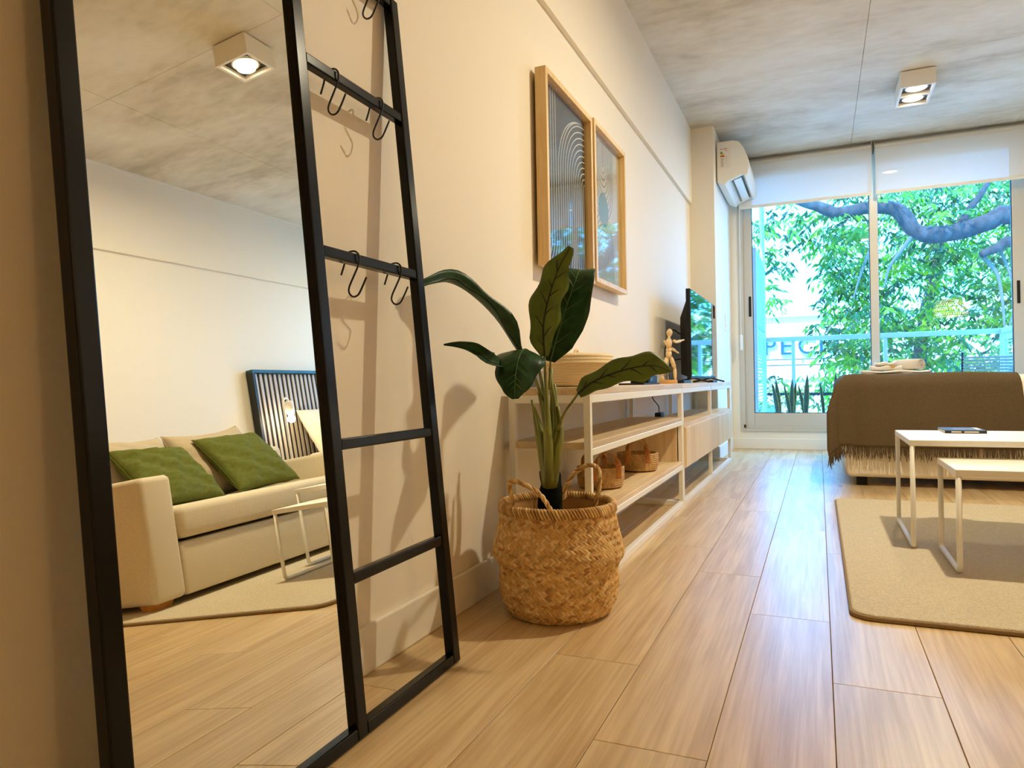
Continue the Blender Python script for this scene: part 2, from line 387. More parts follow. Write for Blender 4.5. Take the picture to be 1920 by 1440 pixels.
# floor: sub-floor slab with separate planks
floor = struct('floor', MB().box((-0.15, YB-0.15, -0.2), (XK+0.15, YF, -0.012)), M['asphalt'], 'light oak laminate plank floor running towards the balcony window', 'floor')
PW, PL, PG = 0.2025, 1.22, 0.0007
offs = {5: 1.65, 4: 2.06, 3: 1.235, 2: 1.595, 1: 2.2, 0: 1.28, 6: 2.35, 7: 1.1, 8: 1.9}
row = 0; x = 0.972 - 5*PW
while x < XK:
    x0, x1 = max(x, 0.0), min(x+PW, XK)
    o = offs.get(row, random.uniform(1, 2.2)); y = o - PL*math.ceil((o-YB)/PL)
    while y < YF:
        y0, y1 = max(y, YB), min(y+PL, YF)
        if not (x0 > XR+0.05 and y0 > 1.25) and y1-y0 > 0.02:
            if x0 > XR: y1 = min(y1, 1.2)
            MB().box((x0+PG, y0+PG, -0.012), (x1-PG, y1-PG, 0.0)).build('floor_plank', M['oak_floor'], floor, bevel=0.0008, seg=1)
        y += PL
    x += PW; row += 1

# ceiling: raw concrete slab cast on formwork sheets
ceil = struct('ceiling', MB().box((-0.2, YB-0.2, H+0.02), (XK+0.2, YF+0.16, H+0.3)), M['concrete'], 'raw concrete ceiling with faint formwork joints', 'ceiling')
xs = [0.0, 1.25, 2.47, 3.69, XK]; ys = [YB, -2.11, 0.33, 2.77, 5.21, YF]
for i in range(len(xs)-1):
    for j in range(len(ys)-1):
        g = 0.0012
        MB().box((xs[i]+g, ys[j]+g, H), (xs[i+1]-g, ys[j+1]-g, H+0.021)).build('formwork_panel', M['concrete'], ceil)

struct('wall_left', MB().box((-0.15, YB-0.15, -0.2), (0, YF+0.16, H+0.02)), M['wall'], 'long warm white wall behind the leaning mirror and console')
struct('trim_1', MB().box((0, YB, 2.105), (0.022, 5.93, H)), M['wall'], 'shallow painted beam running along the top of the picture wall', 'trim')
struct('wall_column', MB().box((0, 5.93, 0), (0.2, YF, H)), M['wall'], 'square white corner column carrying the air conditioner', 'wall')
struct('wall_right', MB().box((XR, 1.2, -0.2), (XR+0.15, YF+0.16, H+0.02)), M['wall'], 'plain white wall behind the sofa and bed')
struct('trim_2', MB().box((XR-0.022, 1.2, 2.13), (XR, YF, H)), M['wall'], 'shallow painted beam along the top of the sofa wall', 'trim')
struct('trim_3', MB().box((XR-0.034, 1.2, H-0.02), (XR-0.022, YF, H)), M['white_trim'], 'thin white strip where the sofa wall meets the ceiling', 'trim')
struct('wall_alcove', MB().box((XR+0.15, 1.2, -0.2), (XK+0.15, 1.35, H+0.02)), M['wall'], 'white return wall of the dining corner')
struct('wall_alcove_side', MB().box((XK, YB, -0.2), (XK+0.15, 1.35, H+0.02)), M['wall'], 'white side wall of the dining corner')
struct('wall_back', MB().box((-0.15, YB-0.15, -0.2), (XK+0.15, YB, H+0.02)), M['wall'], 'white wall at the back of the flat')
# window wall pieces: x 0.27..2.62 open, z 0.14..2.66
WX0, WX1, WZ0, WZ1 = 0.275, 2.62, 0.165, 2.66
w = MB().box((0.0, YF, -0.2), (WX0, YF+0.16, H+0.02)).box((WX1, YF, -0.2), (XR, YF+0.16, H+0.02)).box((WX0, YF, -0.2), (WX1, YF+0.16, WZ0)).box((WX0, YF, WZ1), (WX1, YF+0.16, H+0.02))
struct('wall_window', w, M['wall'], 'white wall around the balcony window')

def baseboard(name, a, b, label):
    mb = MB().box(a, b)
    return struct(name, mb, M['white_trim'], label, 'baseboard', bevel=0.004)
baseboard('baseboard_left', (0, YB, 0), (0.012, 5.93, 0.11), 'tall white baseboard along the picture wall')
baseboard('baseboard_column', (0.2, 5.93, 0), (0.212, YF, 0.11), 'white baseboard at the foot of the corner column')
baseboard('baseboard_right', (XR-0.012, 1.2, 0), (XR, YF, 0.11), 'white baseboard along the sofa wall')
baseboard('baseboard_window', (0.2, YF-0.012, 0), (XR, YF, 0.10), 'white baseboard under the balcony window')

# ---------------------------------------------------------------- window
win = thing('window_1', (1.45, YF+0.05, WZ0), 'wide sliding balcony window in beige aluminium with two tall panes', 'window', kind='structure')
fr = MB()
y0, y1 = YF-0.012, YF+0.11
for bx in (((WX0, y0, WZ0), (0.318, y1, WZ1)), ((WX1-0.045, y0, WZ0), (WX1, y1, WZ1)), ((0.318, y0, WZ1-0.05), (WX1-0.045, y1, WZ1)),
           ((0.318, y0, WZ0), (WX1-0.045, y1, WZ0+0.028)), ((0.318, y0+0.016, WZ0+0.028), (WX1-0.045, y1, WZ0+0.05))): fr.box(*bx)
fr.build('outer_frame', M['alu'], win, bevel=0.003)
MB().box((0.303, y0-0.006, 0.198), (0.318, y0+0.01, 0.228)).build('stop', M['black_plastic'], win, bevel=0.002)
def sash(xa, xb, ya, handle_x, left_w, right_w):
    yb = ya+0.035; zb, zt = WZ0+0.05, WZ1-0.05; gb = 0.335
    s = MB().box((xa, ya, zb), (xa+left_w, yb, zt)).box((xb-right_w, ya, zb), (xb, yb, zt)).box((xa+left_w, ya+0.001, zb), (xb-right_w, yb-0.001, gb)).box((xa+left_w, ya+0.001, zt-0.06), (xb-right_w, yb-0.001, zt))
    so = s.build('sash', M['alu'], win, bevel=0.003)
    p = MB().box((xa+left_w-0.005, ya+0.012, gb-0.005), (xb-right_w+0.005, ya+0.018, zt-0.055)).build('pane', M['window_glass'], so)
    g = MB(); e = 0.006; X0, X1, Z0, Z1 = xa+left_w, xb-right_w, gb, zt-0.06
    g.box((X0, ya+0.004, Z0), (X0+e, yb-0.004, Z1)).box((X1-e, ya+0.004, Z0), (X1, yb-0.004, Z1)).box((X0, ya+0.004, Z0), (X1, yb-0.004, Z0+e))
    g.build('gasket', M['alu_dark'], so)
    MB().box((handle_x-0.011, ya-0.008, 1.245), (handle_x+0.011, ya+0.004, 1.435)).build('handle', M['black_plastic'], so, bevel=0.004)
    return so
sash(0.318, 1.455, YF+0.008, 0.372, 0.078, 0.066)
sash(1.40, 2.575, YF+0.050, 2.487, 0.055, 0.125)
# light switch on the column and blind chain
sw = thing('light_switch', (0.2, 6.53, 1.1), 'small white double switch plate on the corner column', 'switch')
MB().box((0.2, 6.49, 1.09), (0.207, 6.57, 1.235)).build('plate', M['white_metal'], sw, bevel=0.002)
for z in (1.115, 1.17): MB().box((0.207, 6.51, z), (0.211, 6.55, z+0.045)).build('rocker', M['white_trim'], sw, bevel=0.001)

# ---------------------------------------------------------------- roller blinds
def blind(xa, xb, label, chain):
    yb = 6.945
    t = thing('roller_blind', ((xa+xb)/2, yb, 2.25), label, 'blind', 'roller blinds over the balcony window')
    MB().tube([(xa, yb, 2.655), (xb, yb, 2.655)], 0.036, 20).build('tube', M['blind_white'], t, smooth=True, bevel=0.003)
    MB().grid(lambda u, v: (xa+(xb-xa)*u, yb-0.037+0.0015*math.sin(u*9), 2.655-(2.655-2.262)*v), 12, 4).build('fabric', M['screen'], t)
    MB().box((xa, yb-0.044, 2.24), (xb, yb-0.030, 2.266)).build('bottom_bar', M['blind_white'], t, bevel=0.004)
    for xx in (xa-0.006, xb+0.002): MB().box((xx, yb-0.03, 2.61), (xx+0.004, yb+0.05, H)).build('bracket', M['alu'], t, bevel=0.001)
    if chain:
        ch = MB(); 
        for k in (0, 0.018): ch.tube([(xa-0.004+k*0.4, yb-0.02-k, 2.62), (xa-0.006, yb-0.02-k, 0.95)], 0.0022, 5)
        c = ch.build('chain', M['white_metal'], t)
        MB().box((xa-0.016, yb-0.05, 0.93), (xa+0.006, yb-0.01, 1.07)).build('chain_weight', M['white_metal'], c, bevel=0.004)
blind(0.302, 1.408, 'off-white sunscreen blind rolled half down beside the air conditioner', True)
blind(1.436, 2.66, 'off-white sunscreen blind rolled half down on the side of the headboard wall', False)

# ---------------------------------------------------------------- leaning mirror with ladder rack
TT, DL = math.radians(5.1), math.radians(0.7)
yb_ = V((-math.sin(DL), math.cos(DL), 0)); xb_ = V((math.cos(DL), math.sin(DL), 0))
MN = xb_*math.cos(TT) + V((0, 0, math.sin(TT))); MT = V((0, 0, math.cos(TT))) - xb_*math.sin(TT)
MB0 = V((0.172, 1.472, 0.003))
def mp(v, u, w=0.0): return MB0 + yb_*v + MT*u + MN*w
def mbar(v0, v1, u0, u1, w0=-0.024, w1=0.0):
    return MB().obox(mp(v0, u0, w0), yb_*(v1-v0), MT*(u1-u0), MN*(w1-w0))
mir = thing('leaning_mirror', mp(-0.44, 0), 'tall black steel framed mirror with a ladder rack leaning against the wall', 'mirror')
TOPU = 1.585
for v0, v1 in ((-0.886, -0.855), (-0.408, -0.377), (-0.031, 0.0)):
    mbar(v0, v1, 0, TOPU).build('post', M['black_metal'], mir, bevel=0.003)
for v0, v1 in ((-0.855, -0.408), (-0.377, -0.031)):
    mbar(v0, v1, 0.0, 0.024).build('bottom_rail', M['black_metal'], mir, bevel=0.003)
mbar(-0.855, -0.408, TOPU-0.024, TOPU).build('top_rail', M['black_metal'], mir, bevel=0.003)
RUNGS = [0.288, 0.541, 0.913, 1.290, 1.573]
for u in RUNGS: mbar(-0.377, -0.031, u-0.011, u+0.011, -0.022, -0.002).build('rung', M['black_metal'], mir, bevel=0.003)
pane = MB().obox(mp(-0.858, 0.02, -0.016), yb_*(0.453), MT*(TOPU-0.04), MN*0.004).build('mirror_pane', M['mirror'], mir)
pane['label'] = 'silver mirror glass'
# S hooks
def hook(v, u, label):
    c = mp(v, u, -0.012)
    sh = [(-0.030, -0.030), (-0.021, -0.006), (-0.019, 0.010), (-0.008, 0.0165), (0.006, 0.0160), (0.0145, 0.006), (0.012, -0.012), (0.000, -0.034), (-0.012, -0.056), (-0.012, -0.068), (-0.003, -0.076), (0.009, -0.073), (0.018, -0.060), (0.030, -0.038)]
    pts = spline([c + V((a, 0.004*k/len(sh), b)) for k, (a, b) in enumerate(sh)], 44)
    o = MB().tube(pts, 0.0021, 7).build('s_hook', M['hook_metal'], smooth=True)
    tag(o, label, 'hook', 'S hooks hanging on the ladder rungs')
for v, u, l in ((-0.250, 1.573, 'black wire hook on the topmost ladder rung, mirror side'), (-0.115, 1.573, 'black wire hook on the topmost ladder rung, plant side'),
                (-0.283, 1.290, 'black wire hook on the second ladder rung from the top, mirror side'), (-0.120, 1.290, 'black wire hook on the second ladder rung from the top, plant side'),
                (-0.270, 0.913, 'black wire hook on the middle ladder rung, mirror side'), (-0.108, 0.913, 'black wire hook on the middle ladder rung, plant side')):
    hook(v, u, l)

# ---------------------------------------------------------------- ceiling spot boxes
def spot(loc, power, nm):
    d = bpy.data.lights.new(nm, 'AREA'); d.shape = 'DISK'; d.size = 0.09; d.energy = power; d.color = WARM
    o = bpy.data.objects.new(nm, d); COL.objects.link(o); o.location = loc; return o
def box_lamp(cx, cy, n, label, power, nm):
    hx, hy1 = 0.105, 0.105; L_ = hy1*2*n*0.94 if n > 1 else 0.21
    y0 = cy-L_/2; z0, z1 = H-0.115, H-0.006
    t = thing('ceiling_spotlight', (cx, cy, z0), label, 'lamp')
    b = MB(); th = 0.016
    b.box((cx-hx, y0, z0), (cx-hx+th, y0+L_, z1)).box((cx+hx-th, y0, z0), (cx+hx, y0+L_, z1))
    b.box((cx-hx+th, y0, z0), (cx+hx-th, y0+th, z1)).box((cx-hx+th, y0+L_-th, z0), (cx+hx-th, y0+L_, z1)).box((cx-hx+th, y0+th, z1-0.01), (cx+hx-th, y0+L_-th, z1))
    if n > 1: b.box((cx-hx+th, cy-0.008, z0), (cx+hx-th, cy+0.008, z1-0.01))
    b.build('housing', M['lamp_white'], t, bevel=0.001, seg=1)
    MB().box((cx-hx+0.02, y0+0.02, z1-0.002), (cx+hx-0.02, y0+L_-0.02, H+0.001)).build('mount_plate', M['lamp_white'], t)
    for k in range(n):
        yc = y0 + L_*(k+0.5)/n; hh = L_/n/2-0.010
        MB().box((cx-hx+th, yc-hh, z0+0.028), (cx+hx-th, yc+hh, z0+0.034)).build('baffle', M['lamp_black'], t)
        ring = MB().lathe([(0.062, 0.0), (0.066, -0.004), (0.070, 0.0), (0.066, 0.006)], (cx, yc, z0+0.02), 28).build('ring', M['lamp_white'], t, smooth=True)
        MB().lathe([(0.0, -0.006), (0.03, -0.005), (0.052, 0.0), (0.06, 0.010)], (cx, yc, z0+0.016), 28).build('lens', M['lamp_glow'], ring, smooth=True)
        s = spot((cx, yc, z0-0.004), power, nm)
        put(s, t)
box_lamp(1.585, 2.856, 1, 'square white ceiling box with one lit spotlight above the rug', 46, 'ceiling_spot_offscreen')
box_lamp(1.60, 5.645, 2, 'oblong white ceiling box with two lit spotlights near the window', 14.5, 'ceiling_spot')
# woven pendant in the dining corner behind the camera
px_, py_ = 3.10, -0.3
pd = thing('woven_pendant', (px_, py_, 1.68), 'rattan dome pendant glowing over the dining corner', 'lamp')
pm = MB()
def prof(t): return 0.29*math.sin(0.25+1.32*t)/math.sin(1.57), 1.70+0.30*(1-t)**0.9
prof = [(0.08, 2.02), (0.17, 2.00), (0.24, 1.94), (0.28, 1.86), (0.29, 1.78), (0.27, 1.70)]
for k in range(48):
    a0 = 2*PI*k/48
    for sg in (1, -1):
        pm.tube([(px_+r*math.cos(a0+sg*0.35*i/5), py_+r*math.sin(a0+sg*0.35*i/5), z) for i, (r, z) in enumerate(prof)], 0.0045, 4)
for r, z in prof: pm.tube([(px_+r*math.cos(2*PI*k/40), py_+r*math.sin(2*PI*k/40), z) for k in range(41)], 0.006, 5, cap=False)
pm.build('shade', M['rattan'], pd)
MB().lathe([(0.07, 2.005), (0.16, 1.985), (0.23, 1.925), (0.268, 1.85), (0.278, 1.78), (0.262, 1.715)], (px_, py_, 0), 32).build('diffuser', M['diffuser'], pd, smooth=True)
MB().tube([(px_, py_, 2.0), (px_, py_, H)], 0.004, 6).build('cord', M['black_plastic'], pd)
MB().lathe([(0.0, -0.06), (0.035, -0.05), (0.05, -0.01), (0.04, 0.03), (0.018, 0.06), (0.018, 0.09), (0, 0.09)], (px_, py_, 1.86), 20).build('bulb', M['pendant_glow'], pd, smooth=True)
pl = bpy.data.lights.new('pendant_light_offscreen', 'POINT'); pl.energy = 38; pl.color = (1, 0.72, 0.40); pl.shadow_soft_size = 0.06
po = bpy.data.objects.new('pendant_light_offscreen', pl); COL.objects.link(po); po.location = (px_, py_, 1.74); put(po, pd)
# ================================================================ PICTURES ON THE LEFT WALL
def frame_box(t, y0, y1, z0, z1, x0, x1, wd):
    """four rails of a picture frame, each a part"""
    MB().box((x0, y0, z0), (x1, y0+wd, z1)).build('frame_side', M['frame_wood'], t, bevel=0.0015)
    MB().box((x0, y1-wd, z0), (x1, y1, z1)).build('frame_side', M['frame_wood'], t, bevel=0.0015)
    MB().box((x0, y0+wd, z0), (x1, y1-wd, z0+wd)).build('frame_rail', M['frame_wood'], t, bevel=0.0015)
    MB().box((x0, y0+wd, z1-wd), (x1, y1-wd, z1)).build('frame_rail', M['frame_wood'], t, bevel=0.0015)
def ribbon(mb, pts, wd, x, clip):
    """flat printed line in the y-z plane"""
    y0, y1, z0, z1 = clip; pts = [p for p in pts if y0 <= p[0] <= y1 and z0 <= p[1] <= z1]
    for (a, b), (c, d) in zip(pts[:-1], pts[1:]):
        dx, dy = c-a, d-b; l = math.hypot(dx, dy)
        if l < 1e-6 or l > 0.08: continue
        nx, ny = -dy/l*wd/2, dx/l*wd/2
        mb.add([(x, a-nx, b-ny), (x, c-nx, d-ny), (x, c+nx, d+ny), (x, a+nx, b+ny)], [(0, 1, 2, 3)])
WD = 0.022
# print 1: cream lines sweeping over black
y0, y1, z0, z1 = 2.425, 3.005, 1.085, 1.815
p1 = thing('framed_print', (0.02, y0, z0), 'pine framed print of cream curved lines on black', 'picture')
frame_box(p1, y0, y1, z0, z1, 0.014, 0.058, WD)
MB().box((0.003, y0+0.03, z0+0.03), (0.016, y1-0.03, z1-0.03)).build('backing_board', M['hardboard'], p1)
art = MB().box((0.018, y0+WD-0.004, z0+WD-0.004), (0.026, y1-WD+0.004, z1-WD+0.004)).build('print_sheet', M['art_black'], p1)
ln = MB(); clip = (y0+WD, y1-WD, z0+WD, z1-WD)
cyR, czR = y1-WD-0.005, 1.50            # arches close over this point on one side
for k in range(19):
    rad = 0.016 + k*0.0272
    pts = [(cyR-rad, 1.22 + (czR-1.22)*i/14) for i in range(15)] + [(cyR - rad*math.cos(a), czR + min(rad, 0.30)*0.9*math.sin(a)) for a in [PI/2*i/16 for i in range(17)]]
    if rad < 0.36:
        ribbon(ln, pts, 0.0045, 0.0265, clip)
    else:
        ribbon(ln, [(cyR-rad, 1.22+0.6*i/20) for i in range(21)], 0.0045, 0.0265, clip)
    # foot of the line: inner ones run straight down, outer ones sweep out
    if k < 4: ribbon(ln, [(cyR-rad, 1.22-0.02*i) for i in range(9)], 0.0045, 0.0265, clip)
    else:
        R = 0.14; ribbon(ln, [(cyR-rad - (R-R*math.cos(a))*min(1, (k-3)/6), 1.22-R*math.sin(a)) for a in [PI/2*i/12 for i in range(13)]], 0.0045, 0.0265, clip)
ln.build('printed_lines', M['art_line'], art)['kind'] = 'stuff'
MB().box((0.036, y0+WD-0.004, z0+WD-0.004), (0.038, y1-WD+0.004, z1-WD+0.004)).build('glass', M['picture_glass'], p1)
# print 2: nested arcs and a teal disc
y0, y1, z0, z1 = 3.035, 3.585, 1.10, 1.83
p2 = thing('framed_print', (0.02, y0, z0), 'pine framed print with a teal disc between nested arcs', 'picture')
frame_box(p2, y0, y1, z0, z1, 0.014, 0.058, WD)
MB().box((0.003, y0+0.03, z0+0.03), (0.016, y1-0.03, z1-0.03)).build('backing_board', M['hardboard'], p2)
art = MB().box((0.018, y0+WD-0.004, z0+WD-0.004), (0.026, y1-WD+0.004, z1-WD+0.004)).build('print_sheet', M['art_grey'], p2)
ln = MB(); clip = (y0+WD, y1-WD, z0+WD, z1-WD); cy = 3.27
for k in range(9):
    rad = 0.010+0.020*k
    for top in (1, -1):
        zc = (1.69 - 0.012*k) if top == 1 else (1.235 + 0.006*k)
        sg = -1 if top == 1 else 1; zz = z1 if top == 1 else z0
        arc = [(cy - rad*math.cos(a), zc + sg*rad*1.0*math.sin(a)) for a in [PI*i/22 for i in range(23)]]
        ribbon(ln, [(cy-rad, zz+(zc-zz)*i/8) for i in range(9)] + arc + [(cy+rad, zc+(zz-zc)*i/8) for i in range(9)], 0.0045, 0.0265, clip)
ribbon(ln, [(cy, 1.69+0.02*i) for i in range(8)], 0.003, 0.0265, clip)
ln.build('printed_lines', M['art_dark_line'], art)['kind'] = 'stuff'
MB().add([(0.0266, cy+0.002+0.082*math.cos(2*PI*k/48), 1.472+0.082*math.sin(2*PI*k/48)) for k in range(48)], [tuple(range(48))]).build('printed_disc', M['art_teal'], art)
MB().box((0.036, y0+WD-0.004, z0+WD-0.004), (0.038, y1-WD+0.004, z1-WD+0.004)).build('glass', M['picture_glass'], p2)

# ================================================================ CONSOLE UNITS
CX0, CX1 = 0.022, 0.300
def console(y0, y1, label, mids):
    t = thing('console_unit', (CX0, (y0+y1)/2, 0), label, 'shelf')
    T_ = 0.022
    def tube(a, b, nm='frame_tube'): return MB().box(a, b).build(nm, M['white_metal'], t, bevel=0.0015, seg=1)
    for xx in (CX0, CX1-T_):
        for yy in [y0, y1-T_] + mids: tube((xx, yy, 0), (xx+T_, yy+T_, 0.612), 'post')
        for z in (0.0, 0.586): tube((xx, y0+T_, z), (xx+T_, y1-T_, z+T_+0.004))
    for yy in (y0, y1-T_):
        for z in (0.0, 0.586): tube((CX0+T_, yy, z), (CX1-T_, yy+T_, z+T_+0.004))
    MB().box((CX0-0.002, y0, 0.612), (CX1, y1, 0.636)).build('top_board', M['oak'], t, bevel=0.002)
    return t, tube, T_
y0, y1 = 2.115, 3.735
c1, tube, T_ = console(y0, y1, 'white metal console shelf with open oak shelves beside the plant', [])
for z, nm in ((0.420, 'middle'), (0.190, 'lower')):
    for xx in (CX0, CX1-T_): tube((xx, y0+T_, z), (xx+T_, y1-T_, z+0.022), 'shelf_rail')
    MB().box((CX0+0.002, y0+0.004, z+0.020), (CX1-0.002, y1-0.004, z+0.042)).build('shelf', M['oak'], c1, bevel=0.002)
MB().box((CX0+0.004, y1-0.046, 0.232), (CX1-0.026, y1-0.024, 0.420)).build('side_panel', M['oak_v'], c1, bevel=0.001)
MB().box((CX0-0.002, y1-0.50, 0.232), (CX0+0.008, y1-0.046, 0.420)).build('back_panel', M['oak_v'], c1)
y0, y1 = 3.745, 5.915
c2, tube, T_ = console(y0, y1, 'white metal console unit with oak drawers under the television', [4.80])
for z in (0.190, 0.405):
    for xx in (CX0, CX1-T_): tube((xx, y0+T_, z), (xx+T_, y1-T_, z+0.016), 'shelf_rail')
MB().box((CX0+0.004, y0+0.004, 0.403), (CX1+0.002, y1-0.004, 0.425)).build('shelf', M['oak'], c2, bevel=0.002)
MB().box((CX0+0.002, y0+0.022, 0.204), (CX0+0.012, y1-0.022, 0.404)).build('back_panel', M['oak_v'], c2)
MB().box((CX0+0.012, y0+0.024, 0.204), (CX1-0.024, y1-0.024, 0.216)).build('carcass_bottom', M['oak'], c2)
for a, b in ((3.772, 4.985), (4.990, 5.630), (5.634, 5.905)):
    MB().box((CX1-0.020, a, 0.195), (CX1+0.012, b, 0.404)).build('drawer_front', M['oak_v'], c2, bevel=0.0015)

# coiled straw baskets with leather loops
def coil_profile(fn, z0, z1, n):
    """scalloped profile: each coil a bulge"""
    out = []
    for k in range(n):
        for j in range(5):
            a = j/5; z = z0+(z1-z0)*(k+a)/n
            out.append((fn((z-z0)/(z1-z0)) + 0.0028*math.sin(PI*a), z))
    out.append((fn(1.0), z1)); return out
def small_basket(cx, cy, z, r, h, rot, label, side):
    t = thing('coiled_basket', (cx, cy, z), label, 'basket')
    fn = lambda u: r*(0.90+0.10*math.sin(min(1, u*1.6+0.15)*PI/2))
    outp = [(0.0, 0.002)] + [(r*0.6, 0.0)] + coil_profile(fn, 0.006, h, 9)
    inp = [(fn(1)-0.006, h), (fn(0.5)-0.008, h*0.5), (r*0.84, 0.008), (0.0, 0.007)]
    MB().lathe(outp+inp, (cx, cy, z), 36).build('body', M['straw'], t, smooth=True)
    for k, a in enumerate((rot, rot+PI)):
        c = V((cx, cy, z+h)); d = V((math.cos(a), math.sin(a), 0)); s = V((-d.y, d.x, 0))
        pts = []
        for i in range(25):
            u = i/24; ang = PI*u
            p = c + d*(r+0.004) + s*(0.045*math.cos(ang)) + V((0, 0, -0.028 if i in (0, 24) else 0.0))
            p.z += 0.062*math.sin(ang)**0.8 if 0 < i < 24 else 0
            pts.append(p)
        pts = [pts[0]-V((0, 0, 0.014))] + pts + [pts[-1]-V((0, 0, 0.014))]
        mb = MB(); n = len(pts)
        vs = []
        for i, p in enumerate(pts):
            w = 0.008 if 4 < i < n-5 else 0.011
            tt = (pts[min(i+1, n-1)]-pts[max(i-1, 0)]).normalized(); nn = tt.cross(d).normalized()
            wd = d*w if False else s*0
            for q in ((-w, -0.0015), (w, -0.0015), (w, 0.0015), (-w, 0.0015)):
                # strap is flat across d at the crown and across s where it is riveted on
                k2 = min(1, min(i, n-1-i)/6.0)
                axis = (d*k2 + s*(1-k2)).normalized(); oth = tt.cross(axis).normalized()
                vs.append(p + axis*q[0] + oth*q[1] + d*0.002)
        fs = []
        for i in range(n-1):
            for j in range(4): fs.append((i*4+j, i*4+(j+1) % 4, i*4+4+(j+1) % 4, i*4+4+j))
        fs += [(3, 2, 1, 0), tuple((n-1)*4+j for j in range(4))]
        hd = mb.add(vs, fs).build('handle', M['leather'], t, smooth=False)
        for p in (pts[1], pts[-2]): MB().tube([p+d*0.002, p+d*0.007], 0.0045, 10).build('rivet', M['leather'], hd)
small_basket(0.150, 2.725, 0.232, 0.092, 0.085, -PI/2+0.55, 'small straw basket with leather loops behind the front console post', 0)
small_basket(0.165, 3.290, 0.232, 0.095, 0.085, -PI/2+0.25, 'small straw basket with leather loops further along the lower shelf', 0)

# lidded cotton rope basket
rb = thing('rope_basket', (0.155, 2.43, 0.636), 'cream cotton rope basket with a domed lid on the console', 'basket')
fnb = lambda u: 0.092+0.010*u
cc = (0.155, 2.43, 0.637)
prof = [(0.0, 0.0), (0.085, 0.0)] + coil_profile(fnb, 0.004, 0.080, 8)
MB().lathe(prof+[(0.09, 0.08), (0.0, 0.079)], cc, 40, sx=1.15, sy=1.55).build('body', M['rope'], rb, smooth=True)
lid = MB().lathe([(0.104, 0.078)] + coil_profile(lambda u: 0.112-0.004*u, 0.078, 0.112, 3)[1:] + [(0.09, 0.116), (0.05, 0.119), (0.0, 0.12)], cc, 40, sx=1.15, sy=1.55).build('lid', M['rope'], rb, smooth=True)
MB().tube(spline([(0.155, 2.41, 0.753), (0.155, 2.415, 0.765), (0.155, 2.43, 0.769), (0.155, 2.445, 0.765), (0.155, 2.45, 0.753)], 10), 0.005, 7).build('knob', M['rope'], lid, smooth=True)

# small black desk box
bb = thing('desk_box', (0.2, 3.27, 0.636), 'small black box on the console behind the drooping leaf', 'box')
MB().box((0.13, 3.10, 0.636), (0.245, 3.44, 0.644)).build('base', M['black_plastic'], bb, bevel=0.002)
MB().box((0.15, 3.24, 0.643), (0.235, 3.43, 0.680)).build('case', M['black_plastic'], bb, bevel=0.003)
MB().box((0.235, 3.26, 0.650), (0.238, 3.32, 0.673)).build('slot', M['lamp_black'], bb, bevel=0.001)

# ---------------------------------------------------------------- artist's mannequin
mq = thing('wooden_mannequin', (0.16, 4.12, 0.636), "jointed wooden artist's figure striding on the console with arms held out", 'figurine')
def lump(name, a, b, rs, m=M['mannequin'], sq=1.0):
    a, b = V(a), V(b); n = len(rs)
    MB().tube([a+(b-a)*i/(n-1) for i in range(n)], rs, 12, squash=sq).build(name, m, mq, smooth=True)
mx, my, mz = 0.16, 4.12, 0.636
W = lambda a, b, c: (mx+a, my+b, mz+c)
MB().lathe([(0.0, 0.0), (0.050, 0.0), (0.052, 0.004), (0.052, 0.018), (0.048, 0.021), (0.0, 0.021)], (mx, my-0.03, mz), 32).build('base', M['mannequin_base'], mq, smooth=False)
MB().tube([W(0, -0.03, 0.02), W(0, -0.03, 0.10), W(0, 0.0, 0.165)], 0.0016, 6).build('rod', M['alu'], mq)
lump('pelvis', W(0, 0, 0.152), W(0, 0, 0.185), [0.012, 0.021, 0.023, 0.019], sq=0.75)
lump('waist', W(0, 0, 0.184), W(0, 0, 0.206), [0.014, 0.017, 0.013])
lump('chest', W(0, 0, 0.203), W(0.002, 0, 0.262), [0.014, 0.022, 0.027, 0.026, 0.012], sq=0.72)
lump('neck', W(0.002, 0, 0.258), W(0.004, 0, 0.278), [0.009, 0.008, 0.008])
lump('head', W(0.004, 0.002, 0.272), W(0.006, 0.006, 0.318), [0.006, 0.014, 0.0175, 0.018, 0.014, 0.004])
for sgn, el, ha in ((1, W(0.032, 0.075, 0.243), W(0.050, 0.150, 0.256)), (-1, W(-0.004, 0.070, 0.212), W(0.020, 0.118, 0.190))):
    sh = W(0.027*sgn, 0.006, 0.248)
    lump('upper_arm', sh, el, [0.006, 0.0095, 0.009, 0.0065]); lump('forearm', el, ha, [0.0065, 0.009, 0.008, 0.005])
    d = (V(ha)-V(el)).normalized(); lump('hand', V(ha)+d*0.001, V(ha)+d*0.030, [0.004, 0.008, 0.008, 0.003], sq=0.6)
for sgn, kn, an in ((1, W(0.026, 0.040, 0.088), W(0.028, 0.034, 0.014)), (-1, W(-0.020, -0.034, 0.096), W(-0.022, -0.085, 0.048))):
    hp = W(0.012*sgn, 0, 0.152)
    lump('thigh', hp, kn, [0.009, 0.0125, 0.012, 0.008]); lump('shin', kn, an, [0.008, 0.0105, 0.0085, 0.006])
    d = V((0.0, 0.042, -0.004)) if sgn == 1 else V((0, 0.030, -0.032))
    lump('foot', V(an)+V((0, -0.008, -0.005)), V(an)+V((0, -0.008, -0.005))+d, [0.006, 0.010, 0.010, 0.005], sq=0.7)

